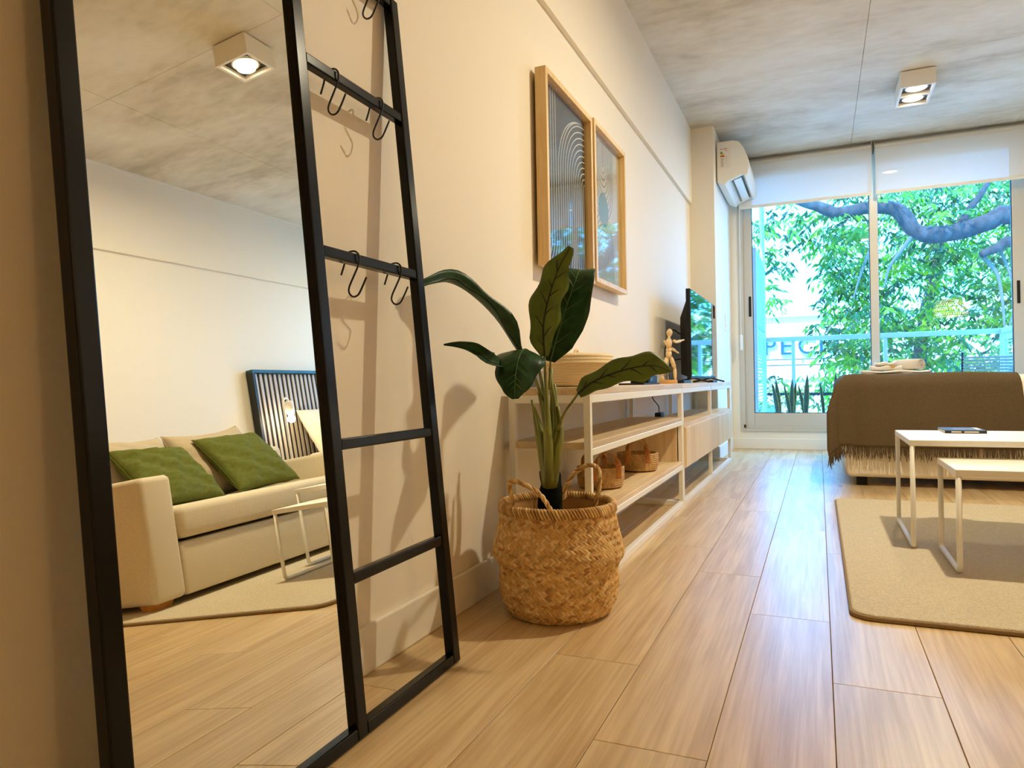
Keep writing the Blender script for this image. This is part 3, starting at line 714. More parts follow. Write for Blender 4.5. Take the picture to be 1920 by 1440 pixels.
# ---------------------------------------------------------------- television
tv = thing('television', (0.19, 5.15, 0.636), 'black flat television on the console facing the bed', 'television')
ty0, ty1, tz0, tz1 = 4.62, 5.80, 0.665, 1.245
MB().box((0.178, ty0, tz0), (0.205, ty1, tz1)).build('panel', M['black_plastic'], tv, bevel=0.003)
MB().box((0.2045, ty0+0.008, tz0+0.016), (0.2075, ty1-0.008, tz1-0.008)).build('screen', M['tv_screen'], tv)
bk = MB(); # tapered rear shell
bk.add([(0.178, ty0+0.03, tz0+0.01), (0.178, ty1-0.03, tz0+0.01), (0.178, ty1-0.03, tz1-0.06), (0.178, ty0+0.03, tz1-0.06),
        (0.125, ty0+0.08, tz0+0.03), (0.125, ty1-0.08, tz0+0.03), (0.125, ty1-0.08, tz1-0.18), (0.125, ty0+0.08, tz1-0.18)],
       [(4, 5, 6, 7), (0, 1, 5, 4), (1, 2, 6, 5), (2, 3, 7, 6), (3, 0, 4, 7)])
bk.build('rear_shell', M['black_plastic'], tv, bevel=0.006)
for yy in (4.80, 5.62):
    MB().tube([(0.06, yy-0.03, 0.641), (0.19, yy, 0.668), (0.285, yy+0.04, 0.641)], 0.006, 8).build('foot', M['black_plastic'], tv)
box = thing('media_player', (0.2, 4.45, 0.636), 'flat black media box beside the television foot', 'box')
MB().box((0.10, 4.28, 0.6362), (0.215, 4.55, 0.655)).build('case', M['black_plastic'], box, bevel=0.003)
MB().box((0.214, 4.30, 0.640), (0.2165, 4.53, 0.650)).build('front_strip', M['lamp_black'], box)
sb = thing('remote_control', (0.26, 5.2, 0.636), 'slim black remote lying in front of the television', 'remote')
MB().box((0.235, 5.08, 0.6362), (0.28, 5.30, 0.650)).build('body', M['black_plastic'], sb, bevel=0.003)
for k in range(6): MB().box((0.245, 5.10+k*0.03, 0.650), (0.27, 5.115+k*0.03, 0.652)).build('button', M['lamp_black'], sb)
cb = MB()
cb.tube(spline([(0.13, 4.75, 0.95), (0.085, 4.62, 0.98), (0.06, 4.52, 0.86), (0.075, 4.46, 0.74), (0.12, 4.42, 0.652)], 24), 0.004, 6)
tag(cb.build('power_cable', M['black_plastic'], smooth=True), 'black cable looping from the television down to the media box', 'cable', 'cables behind the television')
cb = MB().tube(spline([(0.13, 4.82, 0.80), (0.08, 4.66, 0.78), (0.07, 4.56, 0.70), (0.11, 4.50, 0.653)], 20), 0.004, 6)
tag(cb.build('power_cable', M['black_plastic'], smooth=True), 'shorter black cable curling low behind the television', 'cable', 'cables behind the television')
ad = thing('power_adapter', (0.04, 4.30, 0.43), 'black plug and wire hanging inside the television unit', 'adapter')
MB().tube(spline([(0.018, 4.34, 0.600), (0.022, 4.30, 0.55), (0.05, 4.33, 0.50), (0.06, 4.30, 0.462)], 20), 0.003, 6).build('wire', M['black_plastic'], ad, smooth=True)
MB().box((0.045, 4.24, 0.425), (0.085, 4.33, 0.462)).build('plug', M['black_plastic'], ad, bevel=0.006)

# ---------------------------------------------------------------- air conditioner on the column
ac = thing('air_conditioner', (0.2, 6.5, 2.25), 'white split air conditioner with an energy sticker on the corner column', 'air conditioner')
ay0, ay1 = 6.055, 6.90
MB().box((0.2, ay0+0.03, 2.31), (0.214, ay1-0.03, 2.59)).build('wall_plate', M['alu'], ac)
pr = [(0.212, 2.618), (0.34, 2.620), (0.385, 2.605), (0.42, 2.555), (0.452, 2.47), (0.462, 2.39), (0.452, 2.335), (0.43, 2.315), (0.412, 2.334), (0.300, 2.292), (0.275, 2.262), (0.212, 2.288)]
slot = pr[:9] + [(0.390, 2.400), (0.330, 2.390), (0.312, 2.2965)] + pr[9:]     # open outlet channel
def extr(prf, a, b):
    n = len(prf); vs = [(x, a, z) for x, z in prf]+[(x, b, z) for x, z in prf]
    return MB().add(vs, [tuple(range(n)), tuple(range(n, 2*n))[::-1]]+[(i, i+n, (i+1) % n+n, (i+1) % n) for i in range(n)])
extr(slot, ay0+0.04, ay1-0.04).build('shell', M['ac_white'], ac)
for a, b in ((ay0, ay0+0.04), (ay1-0.04, ay1)): extr(pr, a, b).build('end_cheek', M['ac_white'], ac, bevel=0.003, seg=2, angle=35)
MB().obox((0.338, ay0+0.042, 2.380), (0.045, 0, 0.007), (0, ay1-ay0-0.084, 0), (0.001, 0, -0.004)).build('air_outlet', M['ac_grey'], ac)
lv = MB().obox((0.335, ay0+0.05, 2.308), (0.060, 0, 0.018), (0, ay1-ay0-0.10, 0), (0.002, 0, -0.007)).build('louvre', M['ac_white'], ac, bevel=0.002)
stk = MB().box((0.232, ay0-0.001, 2.400), (0.322, ay0, 2.575)).build('energy_sticker', M['paper'], ac)
for i in range(5):
    zz = 2.535-0.0085*i; MB().box((0.240, ay0-0.002, zz-0.0075), (0.256+0.0045*i, ay0-0.001, zz)).build('energy_band', M['eco%d' % i], stk)
prn = MB()
for i in range(9): prn.box((0.242, ay0-0.0016, 2.478-0.008*i), (0.262+0.005*random.random(), ay0-0.001, 2.4805-0.008*i))
for i in range(4): prn.box((0.282, ay0-0.0016, 2.490-0.018*i), (0.288, ay0-0.001, 2.494-0.018*i))
prn.box((0.238, ay0-0.0016, 2.556), (0.262, ay0-0.001, 2.560)); prn.box((0.270, ay0-0.0016, 2.556), (0.292, ay0-0.001, 2.5615)); prn.box((0.281, ay0-0.0016, 2.540), (0.291, ay0-0.001, 2.5455))
prn.build('print', M['ink'], stk)['kind'] = 'stuff'
# ================================================================ SEAGRASS BASKET AND PLANT
BC = V((0.262, 1.905, 0.0))
BP = [(0.128, 0.000), (0.146, 0.012), (0.158, 0.035), (0.165, 0.065), (0.168, 0.100), (0.166, 0.130), (0.172, 0.150), (0.184, 0.165), (0.187, 0.176), (0.183, 0.190), (0.176, 0.215), (0.169, 0.245), (0.163, 0.280), (0.160, 0.305)]
def bprof(s):
    s = max(0, min(1, s))*(len(BP)-1); i = min(int(s), len(BP)-2); t = s-i
    return BP[i][0]+(BP[i+1][0]-BP[i][0])*t, BP[i][1]+(BP[i+1][1]-BP[i][1])*t
# arc-length table so weave rows are even
_arc = [0]
for k in range(1, 201):
    a, b = bprof((k-1)/200), bprof(k/200); _arc.append(_arc[-1]+math.hypot(a[0]-b[0], a[1]-b[1]))
def bs(u):
    tgt = u*_arc[-1]; k = 0
    while k < 199 and _arc[k+1] < tgt: k += 1
    return (k + (tgt-_arc[k])/max(1e-9, _arc[k+1]-_arc[k]))/200
def bpt(th, u, off=0.0):
    r, z = bprof(bs(u)); wob = 1+0.006*math.sin(3*th+1)+0.004*math.sin(7*th)
    r2, z2 = bprof(bs(min(1, u+0.01))); r1, z1 = bprof(bs(max(0, u-0.01)))
    d = V((z2-z1, -(r2-r1))).normalized(); rr = r*wob+off*d.x
    return BC + V((rr*math.cos(th), rr*math.sin(th), z+off*d.y))
bk = thing('seagrass_basket', BC, 'large woven seagrass belly basket with braided handles holding the plant', 'basket')
inner = [(0.150, 0.300), (0.158, 0.24), (0.168, 0.18), (0.150, 0.12), (0.140, 0.03), (0.0, 0.03)]
body = MB().lathe([(0, 0.0)] + [(r-0.002, z+0.001) for r, z in BP] + inner, BC, 48).build('body', M['seagrass_core'], bk, smooth=True)
wv = MB(); NC, NR = 84, 34
for j in range(NR):
    for i in range(NC):
        th0 = 2*PI*i/NC; dth = 2*PI/NC; sg = 1 if j % 2 == 0 else -1
        u0, u1 = j/NR, (j+1)/NR
        jit = random.uniform(-0.06, 0.06)
        if sg == 1: a, b = th0+dth*(0.0+jit), th0+dth*(1.0+jit)
        else: a, b = th0+dth*(1.0+jit), th0+dth*(0.0+jit)
        w = dth*0.47; ex = 0.22/NR; lift = random.uniform(0.0016, 0.0038)
        ua, ub = max(0, u0-ex), min(1, u1+ex)
        p = [bpt(a-w, ua, 0.0004), bpt(a+w, ua, 0.0004), bpt(b+w, ub, 0.0004), bpt(b-w, ub, 0.0004), bpt(a+(b-a)*0.25, ua+(ub-ua)*0.25, lift), bpt(a+(b-a)*0.75, ua+(ub-ua)*0.75, lift)]
        wv.add(p, [(0, 1, 4), (1, 2, 5, 4), (2, 3, 5), (3, 0, 4, 5)], random.choice([0, 0, 0, 0, 1, 1, 2]))
wo = wv.build('weave', [M['seagrass_a'], M['seagrass_b'], M['seagrass_c']], bk); wo['kind'] = 'stuff'
rim = MB()
for k in range(112):
    a = 2*PI*k/112; d = V((math.cos(a), math.sin(a), 0)); s = V((-d.y, d.x, 0))
    c = BC + V((0, 0, 0.302))
    rim.tube(spline([c+d*0.166+s*0.010+V((0, 0, -0.012)), c+d*0.166-s*0.0+V((0, 0, 0.006)), c+d*0.158-s*0.006+V((0, 0, 0.012)), c+d*0.150-s*0.012+V((0, 0, -0.004))], 6), 0.0040, 5, mi=random.choice([0, 0, 1, 2, 2]))
rim.build('rim_binding', [M['seagrass_a'], M['seagrass_b'], M['seagrass_c']], bk, smooth=True)['kind'] = 'stuff'
def braid(pts, r, parent, name):
    pts = spline(pts, 70); out = MB()
    for s in range(3):
        q = []
        for i, p in enumerate(pts):
            t = (pts[min(i+1, len(pts)-1)]-pts[max(i-1, 0)]).normalized(); n = t.cross(V((0.3, 0.8, 0.1))).normalized(); b = t.cross(n)
            a = i*0.62+s*2*PI/3; q.append(p+(n*math.cos(a)+b*math.sin(a))*r*0.62)
        out.tube(q, r*0.66, 6, mi=s % 3)
    out.build(name, [M['seagrass_b'], M['seagrass_a'], M['seagrass_c']], parent, smooth=True)
# handles: one leans over the near-left rim, the other stands at the far-right rim
h1 = [at(966, 1003, 1, 1.80), at(959, 935, 1, 1.79), at(956, 906, 1, 1.80), at(975, 905, 1, 1.80), at(1010, 925, 1, 1.78), at(1034, 960, 1, 1.76), at(1042, 990, 1, 1.745)]
braid(h1, 0.0058, bk, 'handle')
h2 = [at(1056, 938, 1, 2.04), at(1062, 910, 1, 2.045), at(1080, 885, 1, 2.05), at(1105, 872, 1, 2.04), at(1122, 880, 1, 2.02), at(1124, 910, 1, 2.0), at(1114, 955, 1, 1.99)]
braid(h2, 0.0058, bk, 'handle')

plant = thing('banana_plant', BC+V((0, 0, 0.06)), 'artificial banana plant with broad dark green leaves in the seagrass basket', 'plant')
TX, TY = 0.232, 1.925
MB().lathe([(0.0, 0.055), (0.138, 0.055), (0.138, 0.06)], BC, 32).build('soil', M['soil'], plant)
ring = [(0.040+0.002*math.sin(k*1.7), 0.06+0.34*k/16) for k in range(17)]
MB().tube([(TX+0.012*(1-k/16)+0.004*math.sin(k), TY, z) for k, (r, z) in enumerate(ring)], [r*(1.14-0.44*(k/16)**1.5)+0.0016*(k % 2) for k, (r, z) in enumerate(ring)], 14).build('trunk', M['trunk'], plant, smooth=True)
# sheath: overlapping leaf-stalk bases
def stalk(pts, r0, r1, m=M['stem'], n=14):
    p = spline(pts, n); MB().tube(p, [r0+(r1-r0)*i/n for i in range(n+1)], 8, squash=0.75).build('stalk', m, plant, smooth=True)
def sp(px, py, y): return at(px, py, 1, y)
sheath = [((1030, 885), (1012, 800), (997, 750), 1.90, 'stem'), ((1034, 885), (1022, 790), (1010, 735), 1.885, 'stem'), ((1030, 885), (1027, 780), (1022, 690), 1.87, 'stem'), ((1036, 885), (1044, 790), (1030, 690), 1.905, 'stem'),
          ((1036, 885), (1046, 800), (1040, 720), 1.93, 'stem'), ((1024, 885), (1008, 810), (1000, 765), 1.93, 'stem'), ((1040, 885), (1052, 805), (1046, 762), 1.90, 'stem'), ((1030, 885), (1026, 800), (1014, 700), 1.94, 'stem'), ((1036, 890), (1036, 800), (1034, 690), 1.95, 'stem')]
for a, b, c, y, m in sheath:
    stalk([sp(a[0]*0.4+1031*0.6, a[1]+26, TY-0.012+(y-TY)*0.4), sp((a[0]+b[0])/2, (a[1]+b[1])/2, TY-0.015+(y-TY)*0.9), sp(*b, y), sp(*c, y)], 0.023, 0.005, M[m])

def leaf(name, mids, widths, nrm, m_top, m_rib, fold=0.25, wav=0.05, rib=0.003, veins=0, n=26, cols=4, cut=False, rib_side=1):
    """blade grown along a midrib; nrm = list of facing hints"""
    P = spline(mids, n); mb = MB(); rows = []
    for i, p in enumerate(P):
        t = (P[min(i+1, n)]-P[max(i-1, 0)]).normalized()
        N = V(lerpl([V(q) for q in nrm], i/n)).normalized() if len(nrm) > 1 else V(nrm[0]).normalized()
        S = t.cross(N).normalized(); N = S.cross(t).normalized(); rows.append((p, S, N, t))
    def w(u):
        return lerpl(widths, u)
    for i, (p, S, N, t) in enumerate(rows):
        u = i/n; ww = w(u)
        for c in range(-cols, cols+1):
            k = c/cols; wl = ww*(1+wav*math.sin(u*19+(2.1 if k > 0 else 0)))
            q = p + S*(k*wl*math.cos(fold)) + N*(abs(k)**1.4*wl*math.sin(fold)) + N*(wav*0.35*ww*math.sin(u*23+k*2)*abs(k))
            mb.v.append(tuple(q))
    kk = 2*cols+1
    for i in range(n):
        for c in range(2*cols): a = i*kk+c; mb.f.append((a, a+1, a+kk+1, a+kk)); mb.m.append(0)
    lo = mb.build(name, m_top, plant, smooth=True, solid=0.0014)
    rb = MB().tube([p+N*0.0012*rib_side for p, S, N, t in rows], [rib*(1-0.75*i/n) for i in range(n+1)], 6)
    ro = rb.build('midrib', m_rib, lo, smooth=True)
    if veins:
        for k in range(veins):
            i = int(n*(0.10+0.75*k/veins)); sd = 1 if k % 2 else -1
            p, S, N, t = rows[i]; ww = w(i/n)
            L_ = 0.62 if k % 3 else 0.42
            def q(f):
                g_ = min(n-0.001, i+f*n*0.16); j = int(g_); fr_ = g_-j; P2 = rows[j][0].lerp(rows[j+1][0], fr_); S2, N2 = rows[j][1], rows[j][2]; W2 = w(g_/n)
                return P2 + S2*(sd*f*W2*math.cos(fold)) + N2*((f**1.4)*W2*math.sin(fold)+0.0014*rib_side)
            MB().tube([q(0), q(L_*0.5), q(L_)], [rib*0.55, rib*0.45, rib*0.2], 5).build('vein', m_rib, ro)
    return lo
toCam = lambda p: (C0-V(p))
# 1 upright leaf showing its olive back
g = [sp(1021, 668, 1.86), sp(1019, 610, 1.845), sp(1030, 555, 1.835), sp(1047, 505, 1.825), sp(1070, 463, 1.815)]
stalk([sp(1024, 720, 1.88), sp(1022, 690, 1.87), g[0]], 0.006, 0.004)
leaf('leaf', g, [0.010, 0.038, 0.044, 0.045, 0.043, 0.036, 0.024, 0.008], [(0.55, -0.8, 0.1), (0.45, -0.85, 0.2)], M['leaf_under'], M['vein'], fold=-0.22, wav=0.15, veins=9, rib_side=1)
# 2 broad dark leaf bending back over its tip
g = [sp(1032, 678, 1.89), sp(1045, 630, 1.90), sp(1062, 575, 1.915), sp(1078, 530, 1.935), sp(1086, 508, 1.97), sp(1088, 510, 2.03), sp(1086, 530, 2.09)]
stalk([sp(1030, 730, 1.90), g[0]], 0.006, 0.004)
leaf('leaf', g, [0.012, 0.052, 0.066, 0.068, 0.062, 0.054, 0.045, 0.035, 0.02, 0.004], [(0.35, -0.9, 0.1), (0.35, -0.85, 0.3), (0.1, -0.1, 1), (0, 0.6, 0.8)], M['leaf_dark'], M['vein_light'], fold=0.16, wav=0.03, rib=0.0020, veins=16)
# 3 long leaf arching along the wall and behind the ladder post, folded along its rib
g = [V((0.205, 1.81, 0.720)), at(966, 652, 0, 0.19), at(930, 598, 0, 0.15), at(884, 553, 0, 0.105), at(842, 530, 0, 0.072), at(803, 533, 0, 0.050), at(775, 547, 0, 0.034)]
stalk([V((0.228, 1.90, 0.60)), V((0.215, 1.85, 0.68)), g[0]], 0.006, 0.004, M['stem'])
leaf('leaf', g, [0.004, 0.022, 0.036, 0.040, 0.040, 0.036, 0.028, 0.016, 0.003], [(0.9, -0.3, 0.9), (0.6, -0.5, 1.0), (0.7, -0.3, 0.9)], M['leaf_dark'], M['vein'], fold=0.80, wav=0.20, rib=0.0024)
# 4 short lower leaf
g = [V((0.205, 1.80, 0.690)), at(925, 680, 0, 0.175), at(900, 664, 0, 0.135), at(868, 651, 0, 0.095), at(832, 647, 0, 0.058)]
leaf('leaf', g, [0.003, 0.022, 0.026, 0.023, 0.016, 0.003], [(0.6, -0.7, 0.7), (0.5, -0.6, 0.9)], M['leaf_dark'], M['vein'], fold=0.45, wav=0.10, rib=0.002)
# 5 broad leaf drooping towards the room
g = [sp(1000, 668, 1.82), sp(985, 655, 1.77), sp(974, 668, 1.715), sp(967, 700, 1.680), sp(965, 728, 1.665), sp(966, 748, 1.66)]
stalk([sp(1016, 720, 1.87), sp(1010, 690, 1.85), g[0]], 0.006, 0.004)
leaf('leaf', g, [0.030, 0.062, 0.070, 0.066, 0.058, 0.045, 0.030, 0.008], [(0.1, -0.1, 1), (0.2, -0.4, 0.9), (0.35, -0.9, 0.3), (0.35, -0.95, 0.1)], M['leaf_dark'], M['vein_light'], fold=-0.30, wav=0.05, rib=0.0020, veins=16)
# 6 leaf reaching right over the console, bright back towards us
g = [sp(1084, 738, 1.80), sp(1112, 716, 1.79), sp(1150, 700, 1.785), sp(1195, 688, 1.79), sp(1230, 686, 1.80), sp(1259, 695, 1.81)]
stalk([sp(1046, 805, 1.88), sp(1058, 775, 1.84), sp(1072, 755, 1.81), g[0]], 0.0055, 0.003)
leaf('leaf', g, [0.012, 0.026, 0.027, 0.029, 0.034, 0.037, 0.033, 0.020, 0.003], [(0.3, -0.9, 0.35), (0.35, -0.9, 0.1), (0.4, -0.8, 0.1)], M['leaf_under'], M['vein'], fold=-0.15, wav=0.13, veins=8, rib=0.003)

# ================================================================ RUG AND TABLES
rg = thing('rug', (1.8, 3.1, 0), 'beige short-pile rug with rounded corners under the white tables', 'rug')
rx0, rx1, ry0, ry1, rc = 1.022, 2.62, 2.10, 4.13, 0.06
def rr(x0, x1, y0, y1, r, n=8):
    out = []
    for cx, cy, a0 in ((x1-r, y0+r, -PI/2), (x1-r, y1-r, 0), (x0+r, y1-r, PI/2), (x0+r, y0+r, PI)):
        for k in range(n+1): a = a0+PI/2*k/n; out.append((cx+r*math.cos(a), cy+r*math.sin(a)))
    return out
def slab(poly, z0, z1):
    n = len(poly); return MB().add([(x, y, z0) for x, y in poly]+[(x, y, z1) for x, y in poly], [tuple(range(n))[::-1], tuple(range(n, 2*n))]+[(i, (i+1) % n, (i+1) % n+n, i+n) for i in range(n)])
slab(rr(rx0, rx1, ry0, ry1, rc), 0.001, 0.012).build('binding', M['rug_edge'], rg, bevel=0.003)
slab(rr(rx0+0.006, rx1-0.006, ry0+0.006, ry1-0.006, rc), 0.004, 0.016).build('pile', M['rug'], rg, bevel=0.005)

def table(x0, x1, y0, y1, z, label):
    t = thing('nesting_table', ((x0+x1)/2, (y0+y1)/2, 0.016), label, 'table')
    MB().box((x0, y0, z-0.022), (x1, y1, z)).build('table_top', M['white_metal'], t, bevel=0.002)
    r = 0.0088
    for xx in (x0+0.009, x1-0.009):
        ya, yb = y0+0.009, y1-0.009; zb = 0.016+r
        pts = [(xx, ya, z-0.02)] + [(xx, ya, zb+0.022)] + [(xx, ya+0.022*(1-math.cos(a)), zb+0.022-0.022*math.sin(a)) for a in (PI/6, PI/3, PI/2)] + [(xx, yb-0.022*(1-math.cos(a)), zb+0.022-0.022*math.sin(a)) for a in (PI/2, PI/3, PI/6)] + [(xx, yb, zb+0.022), (xx, yb, z-0.02)]
        MB().tube(pts, r, 10, up=(1, 0, 0)).build('leg_loop', M['white_metal'], t, smooth=True)
table(1.258, 1.80, 2.965, 3.515, 0.418, 'taller white metal table of the nesting pair, carrying a magazine')
table(1.350, 1.665, 2.623, 3.01, 0.352, 'lower white metal table of the nesting pair, standing empty')
mg = thing('magazine', (1.51, 3.43, 0.418), 'small dark magazine lying flat on the taller white table', 'magazine')
MB().box((1.425, 3.34, 0.4182), (1.565, 3.54, 0.4275)).build('pages', M['paper'], mg)
MB().box((1.423, 3.338, 0.4275), (1.567, 3.542, 0.4300)).build('cover', M['book_cover'], mg)
MB().box((1.423, 3.336, 0.4182), (1.567, 3.3395, 0.4300)).build('spine', M['book_cover'], mg)
MB().box((1.465, 3.40, 0.4300), (1.535, 3.47, 0.4304)).build('cover_picture', M['book_print'], mg)
MB().box((1.545, 3.40, 0.4300), (1.562, 3.52, 0.4304)).build('cover_text', M['paper'], mg)
MB().box((1.445, 3.3355, 0.4215), (1.480, 3.3362, 0.4265)).build('spine_text', M['paper'], mg)
MB().box((1.490, 3.3355, 0.4215), (1.540, 3.3362, 0.4265)).build('spine_text', M['paper'], mg)

# ================================================================ BED
BX0, BX1, BY0, BY1, BT = 1.085, 3.10, 4.69, 6.35, 0.645
bed = thing('bed', ((BX0+BX1)/2, (BY0+BY1)/2, 0), 'double bed with pale fabric base and white duvet under a taupe throw', 'bed')
def rbox(a, b, name, m, parent, bev, seg=4, sub=0): return MB().box(a, b).build(name, m, parent, smooth=True, bevel=bev, seg=seg)
rbox((BX0+0.015, BY0+0.015, 0.055), (BX1, BY1-0.02, 0.30), 'base', M['white_linen'], bed, 0.03)
rbox((BX0+0.005, BY0+0.005, 0.285), (BX1, BY1-0.005, 0.50), 'mattress', M['white_linen'], bed, 0.05)
dv = MB()
def duv(u, v):
    # quilt dropped over mattress edges
    x = BX0-0.01+(BX1-BX0-0.02)*u; y = BY0-0.012+(BY1-BY0+0.024)*v
    e = min(1, min(u*16, v*14, (1-v)*14)); z = 0.56+0.085*math.sqrt(max(0, 1-(1-e)**2)) + 0.006*math.sin(9*x+3*y)*e + 0.004*math.sin(17*y)*e
    return (x, y, z)
dv.grid(duv, 60, 50)
dv.build('duvet', M['white_linen'], bed, smooth=True)
sk = MB(); per = [(BX1-0.03, BY0-0.012), (BX0-0.01, BY0-0.012), (BX0-0.01, BY1+0.012), (BX1-0.03, BY1+0.012)]
pts = []
for (x0, y0), (x1, y1) in zip(per[:-1], per[1:]):
    for k in range(40): pts.append((x0+(x1-x0)*k/40, y0+(y1-y0)*k/40))
pts.append(per[-1])
def drop(u, v):
    i = u*(len(pts)-1); x, y = pts[int(i)]
    s = 0.006*math.sin(i*0.9)*v
    return (x-(0.004*v if abs(x-(BX0-0.01)) < 0.01 else 0)+s*0.4, y+s, 0.565-0.295*v)
sk.grid(drop, len(pts)-1, 8)
sk.build('duvet_drop', M['white_linen'], bed, smooth=True, solid=0.006)
for xx, yy in ((BX0+0.10, BY0+0.10), (BX0+0.10, BY1-0.10), (BX1-0.10, BY0+0.10), (BX1-0.10, BY1-0.10)):
    MB().box((xx-0.03, yy-0.03, 0), (xx+0.03, yy+0.03, 0.06)).build('foot', M['black_plastic'], bed, bevel=0.004)

# throw: hangs over the near side and the foot end
th = thing('throw_blanket', (1.5, 4.68, 0.64), 'taupe wool throw with fringe draped over the foot of the bed', 'blanket')
XE, YE, ZT, RD = BX0-0.018, BY0-0.022, 0.662, 0.075
def foldc(s, edge, r=RD):
    """arc-length s from inside; returns horizontal coordinate towards the edge, drop"""
    if s < edge-r: return s, 0.0
    a = (s-(edge-r))/r
    if a < PI/2: return edge-r+r*math.sin(a), r*(1-math.cos(a))
    return edge, r + (s-(edge-r)-r*PI/2)
XIN = 1.945; LX = XIN-XE; LY = 5.95-YE
def thr(u, v):
    s = u*(LX+0.36); t = v*(LY+0.345+RD*(PI/2-1))
    s += 0.03*math.sin(t*3.0)*(1 if s < 0.2 else 0.3)-0.02*(v**3)*(1-u)
    hx, dx = foldc(s, LX); hy, dy = foldc(t, LY)
    x = XIN-hx; y = 5.95-hy; z = ZT
    if dx > 0 and dy > 0:
        r = math.hypot(dx, dy); a = math.atan2(dy, dx); out = 0.075*math.sin(2*a)*min(1, r/0.25)
        rip = 0.016*math.sin(a*9+0.4)*min(1, r/0.3)
        x -= (out+rip)*math.cos(a); y -= (out+rip)*math.sin(a); z -= max(dx, dy)*0.55+r*0.45*0.95 if r > 0 else 0
        z = max(z, 0.10+0.03*math.sin(a*5))
    else:
        z -= dx+dy
        if dy > 0.05: y -= (0.020+0.010*math.sin(x*9+0.5)+0.006*math.sin(x*21)+0.003*math.sin(x*43))*min(1, dy/0.25)
        if dx > 0.05: x -= 0.008*math.sin(y*15)*min(1, dx/0.3)
    z += 0.004*math.sin(x*11+y*7) if dx+dy < 0.02 else 0
    return V((x, y, z))
MB().grid(thr, 84, 96).build('cloth', M['throw'], th, smooth=True, solid=0.009, off=1.0)
frg = MB(); 
for k in range(230):
    u = 0.004+0.992*k/229; p = thr(u, 1.0); ln_ = random.uniform(0.050, 0.085)
    sw_ = random.uniform(-0.014, 0.014); fy = random.uniform(-0.006, 0.002)
    frg.tube([p+V((0, -0.004, 0.012)), p+V((sw_*0.4, -0.005+fy, -ln_*0.5)), p+V((sw_, -0.004+fy*2, -ln_))], [0.0032, 0.0028, 0.0014], 4)
frg.build('fringe', M['throw'], th)['kind'] = 'stuff'

# headboard of upright slats
hb = thing('slatted_headboard', (3.15, 5.4, 0), 'tall dark framed headboard of upright greige slats behind the bed', 'headboard')
hy0, hy1, hz1, hx = 4.28, 6.52, 1.35, 3.145
MB().box((hx+0.012, hy0+0.03, 0.14), (hx+0.03, hy1-0.03, hz1-0.02)).build('back_panel', M['headboard_black'], hb)
MB().box((hx-0.022, hy0, hz1-0.026), (hx+0.042, hy1, hz1)).build('frame_rail', M['headboard_green'], hb, bevel=0.002)
MB().box((hx-0.022, hy0, 0.0), (hx+0.042, hy0+0.03, hz1-0.026)).build('frame_post', M['headboard_black'], hb, bevel=0.002)
MB().box((hx-0.022, hy1-0.03, 0.0), (hx+0.042, hy1, hz1-0.026)).build('frame_post', M['headboard_black'], hb, bevel=0.002)
ns = 40; pit = (hy1-hy0-0.07)/ns
slat_me = None
for k in range(ns):
    yy = hy0+0.036+pit*k
    if slat_me is None:
        so = MB().box((hx+0.003, yy+pit*0.22, 0.14), (hx+0.012, yy+pit*0.74, hz1-0.028)).build('slat', M['slat'], hb, bevel=0.0015, seg=1); slat_me = so
    else:
        c = slat_me.copy(); COL.objects.link(c); c.location = (0, pit*k, 0)

# ---------------------------------------------------------------- pillows (all soft furnishing share this form)
def pillow(name, c, ux, uz, w, h, t, m, label, cat, group=None, n=44, wr=0.004, ear=0.10, seed=0, sag=0.0):
    ux, uz = V(ux).normalized(), V(uz).normalized(); un = ux.cross(uz).normalized(); c = V(c)
    rnd = random.Random(seed); ph = [rnd.uniform(0, 6) for _ in range(6)]
    def pt(u, v, side):
        a, b = u*2-1, v*2-1
        edge = (1-abs(a)**2.6)*(1-abs(b)**2.6)
        th_ = t*0.5*max(0, edge)**0.42
        pinch = 1-ear*(1-abs(a)**2)*abs(b)**2*0.6; pin2 = 1-ear*(1-abs(b)**2)*abs(a)**2*0.6
        wrk = wr*(math.sin(7*a+ph[0]+3*b)*math.sin(5*b+ph[1])+0.6*math.sin(13*a+ph[2]-6*b)+0.5*math.sin(11*b+9*a+ph[3])+0.45*abs(math.sin(9*a-14*b+ph[4]))+0.4*abs(math.sin(17*b+4*a+ph[5])))*min(1, edge*3)
        z = b*h/2*pinch
        if sag: z -= sag*(1-a*a)*max(0, b)
        return c + ux*(a*w/2*pin2) + uz*z + un*(side*th_+wrk)
    mb = MB().grid(lambda u, v: pt(u, v, 1), n, n).grid(lambda u, v: pt(1-u, v, -1), n, n)
    me_o = mb.build(name, m, smooth=True)
    bm = bmesh.new(); bm.from_mesh(me_o.data); bmesh.ops.remove_doubles(bm, verts=bm.verts, dist=0.0006); bmesh.ops.recalc_face_normals(bm, faces=bm.faces); bm.to_mesh(me_o.data); bm.free()
    me_o.data.polygons.foreach_set('use_smooth', [True]*len(me_o.data.polygons))
    # piped seam as a part
    s = [pt(i/n, 0, 0) for i in range(n)] + [pt(1, i/n, 0) for i in range(n)] + [pt(1-i/n, 1, 0) for i in range(n)] + [pt(0, 1-i/n, 0) for i in range(n+1)]
    e = MB().tube(s, 0.0028, 5, cap=False).build('seam', m, smooth=True)
    e.parent = me_o
    return tag(me_o, label, cat, group)
# bed pillow against the headboard
pillow('bed_pillow', (3.01, 5.06, 0.80), (0, 1, 0), (0.42, 0, 0.9), 0.72, 0.46, 0.17, M['white_linen'], 'white bed pillow propped on the headboard beside the reading lamp', 'pillow', 'bed pillows', seed=3)
pillow('bed_pillow', (3.01, 5.85, 0.80), (0, 1, 0), (0.42, 0, 0.9), 0.72, 0.46, 0.17, M['white_linen'], 'white bed pillow propped on the headboard towards the window', 'pillow', 'bed pillows', seed=4)

